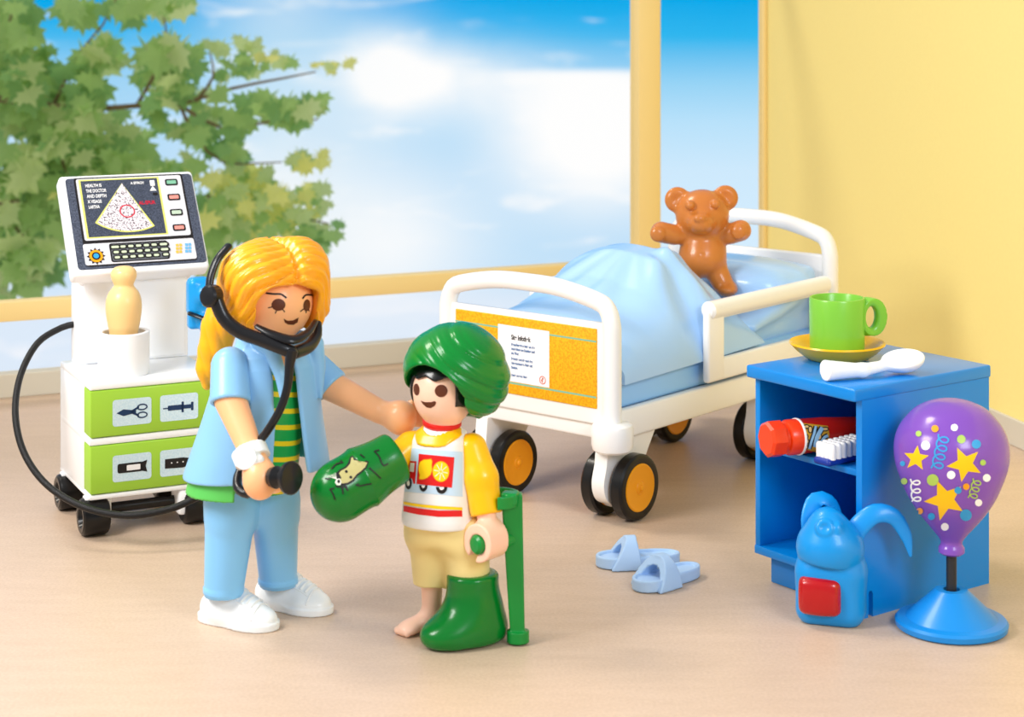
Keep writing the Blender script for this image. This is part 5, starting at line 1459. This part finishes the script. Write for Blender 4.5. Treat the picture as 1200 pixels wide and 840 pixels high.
def area(name, loc, look, size, power, col=(255, 255, 255), sy=None):
    l = bpy.data.lights.new(name, 'AREA'); l.energy = power; l.size = size; l.color = lin(col)[:3]
    if sy: l.shape = 'RECTANGLE'; l.size_y = sy
    o = bpy.data.objects.new(name, l); COL.objects.link(o); o.location = loc
    o.rotation_euler = (Vector(look) - Vector(loc)).to_track_quat('-Z', 'Y').to_euler()
    return o
area('softbox_light', (-4.6, 6.0, 4.8), (-0.3, 9.2, 0.6), 2.4, 390, (255, 252, 249))
area('softbox_light', (3.6, 2.0, 4.6), (0.6, 9.4, 0.8), 2.4, 270, (236, 244, 255))
s = bpy.data.lights.new('sun', 'SUN'); s.energy = 1.2; s.angle = math.radians(14); s.color = lin((255, 246, 232))[:3]
so = bpy.data.objects.new('sun', s); COL.objects.link(so); so.rotation_euler = Vector((.62, -.25, -1.0)).to_track_quat('-Z', 'Y').to_euler()

w = bpy.data.worlds.new('sky'); bpy.context.scene.world = w; w.use_nodes = True
nt = w.node_tree; nt.nodes.clear(); N, L = nt.nodes.new, nt.links.new
def val(x):
    if isinstance(x, (int, float)):
        n = N('ShaderNodeValue'); n.outputs[0].default_value = x; return n.outputs[0]
    return x
def mth(op, *a, clamp=False):
    n = N('ShaderNodeMath'); n.operation = op; n.use_clamp = clamp
    for i, x in enumerate(a):
        if isinstance(x, (int, float)): n.inputs[i].default_value = x
        else: L(x, n.inputs[i])
    return n.outputs[0]
def sstep(x, a, b):
    n = N('ShaderNodeMapRange'); n.interpolation_type = 'SMOOTHSTEP'
    L(x, n.inputs['Value']); n.inputs['From Min'].default_value = a; n.inputs['From Max'].default_value = b
    if a > b:
        n.inputs['From Min'].default_value = b; n.inputs['From Max'].default_value = a; n.inputs['To Min'].default_value = 1; n.inputs['To Max'].default_value = 0
    return n.outputs[0]
def mixc(f, a, b):
    n = N('ShaderNodeMix'); n.data_type = 'RGBA'
    if isinstance(f, (int, float)): n.inputs[0].default_value = f
    else: L(f, n.inputs[0])
    for i, c in ((6, a), (7, b)):
        if isinstance(c, tuple): n.inputs[i].default_value = c
        else: L(c, n.inputs[i])
    return n.outputs[2]
tc = N('ShaderNodeTexCoord'); nm_ = N('ShaderNodeVectorMath'); nm_.operation = 'NORMALIZE'; L(tc.outputs['Generated'], nm_.inputs[0])
sp = N('ShaderNodeSeparateXYZ'); L(nm_.outputs[0], sp.inputs[0]); X, Y, Z = sp.outputs
ys = mth('MAXIMUM', Y, 0.05)
# compass bearing and height of a sky direction, in hundredths
A = mth('MULTIPLY', mth('DIVIDE', X, ys), 22.0)      # 0 straight out, -2.73 .. 2.73 across the windows
E = mth('MULTIPLY', mth('DIVIDE', Z, ys), -22.0)     # falls with height; 0 .. 4 in the windows
r = N('ShaderNodeValToRGB'); cr_ = r.color_ramp
L(mth('DIVIDE', mth('ADD', E, 1.0), 6.0), r.inputs['Fac'])
stops = [(-1.0, (0, 150, 225)), (0.1, (0, 170, 238)), (0.5, (40, 182, 240)), (1.05, (150, 212, 247)), (1.5, (184, 226, 252)), (2.07, (206, 234, 254)), (3.0, (214, 238, 255)), (3.6, (228, 242, 252)), (5.0, (238, 244, 250))]
while len(cr_.elements) < len(stops): cr_.elements.new(0.5)
for e, (p, c) in zip(cr_.elements, stops): e.position = (p + 1.0) / 6.0; e.color = lin(c)
base = r.outputs['Color']
cb2 = N('ShaderNodeCombineXYZ'); L(A, cb2.inputs[0]); L(E, cb2.inputs[1])
def noise(sx, sy, rot, sc, det=6, dist=0.6):
    mp = N('ShaderNodeMapping'); mp.inputs['Scale'].default_value = (sx, sy, 1); mp.inputs['Rotation'].default_value = (0, 0, rot); L(cb2.outputs[0], mp.inputs['Vector'])
    n = N('ShaderNodeTexNoise'); n.inputs['Scale'].default_value = sc; n.inputs['Detail'].default_value = det; n.inputs['Distortion'].default_value = dist; L(mp.outputs[0], n.inputs['Vector'])
    return n.outputs['Fac']
main = sstep(A, 1.74, 1.54)                              # the big cloud ends behind the upright between the windows
n1 = noise(.55, 2.2, -.35, 1.6); n2 = noise(1, 1.3, .3, 1.1)
def blob(ca, ce, ra, re):
    u = mth('DIVIDE', mth('SUBTRACT', A, ca), ra); v = mth('DIVIDE', mth('SUBTRACT', E, ce), re)
    q = mth('ADD', mth('MULTIPLY', u, u), mth('MULTIPLY', v, v))
    return mth('POWER', 2.718, mth('MULTIPLY', q, -1.0))
midblue = lin((110, 186, 232)); wh = (1, 1, 1, 1)
c = mixc(mth('MULTIPLY', main, mth('MULTIPLY', sstep(E, 0.2, 1.2), 0.55)), base, lin((168, 213, 246)))
c = mixc(mth('MULTIPLY', main, mth('MULTIPLY', sstep(n1, .52, .74), .75)), c, wh)       # cirrus
bank = mth('MULTIPLY', mth('MULTIPLY', sstep(E, .84, .98), sstep(E, 3.0, 1.1)), sstep(A, -.9, .8))
bank = mth('MULTIPLY', bank, mth('MULTIPLY', main, mth('ADD', .5, mth('MULTIPLY', n2, .9))), clamp=True)
c = mixc(bank, c, wh)
c = mixc(mth('MULTIPLY', mth('MULTIPLY', mth('ADD', blob(-1.55, .9, .55, .55), blob(-.7, 1.05, 1.0, .42)), main), mth('ADD', .35, n2), clamp=True), c, wh)
c = mixc(mth('MULTIPLY', mth('MULTIPLY', mth('MULTIPLY', blob(1.0, 1.55, .85, .8), sstep(E, .84, .98)), main), 1.6, clamp=True), c, wh)
c = mixc(mth('MULTIPLY', mth('MULTIPLY', blob(-1.5, 2.9, 1.1, .8), main), .85, clamp=True), c, wh)
c = mixc(mth('MULTIPLY', mth('MULTIPLY', blob(-2.6, 2.6, 1.0, 1.2), main), .75, clamp=True), c, lin((246, 250, 250)))
c = mixc(mth('MULTIPLY', mth('MULTIPLY', sstep(E, 3.2, 3.7), sstep(A, 2.0, .6)), .55), c, lin((238, 242, 252)))
c = mixc(mth('MULTIPLY', blob(-2.7, .2, .9, 1.2), .55), c, lin((232, 244, 250)))
# all round and overhead: a pale even sky that lights the room
amb = N('ShaderNodeValToRGB'); L(mth('MULTIPLY', mth('ADD', Z, 1.0), .5), amb.inputs['Fac'])
amb.color_ramp.elements[0].color = (.80, .78, .76, 1); amb.color_ramp.elements[1].color = (1.0, 1.0, 1.0, 1)
k = sstep(Y, .70, .88)
c = mixc(k, amb.outputs['Color'], c)
bgd = N('ShaderNodeBackground'); L(c, bgd.inputs['Color']); 
L(mth('ADD', mth('MULTIPLY', mth('SUBTRACT', 1.0, k), .52 - 1.0), 1.0), bgd.inputs['Strength'])
out = N('ShaderNodeOutputWorld'); L(bgd.outputs[0], out.inputs['Surface'])

vs_ = bpy.context.scene.view_settings
vs_.view_transform = 'Standard'; vs_.look = 'None'; vs_.gamma = 1.0; vs_.use_curve_mapping = False; vs_.exposure = 0.0
finish()
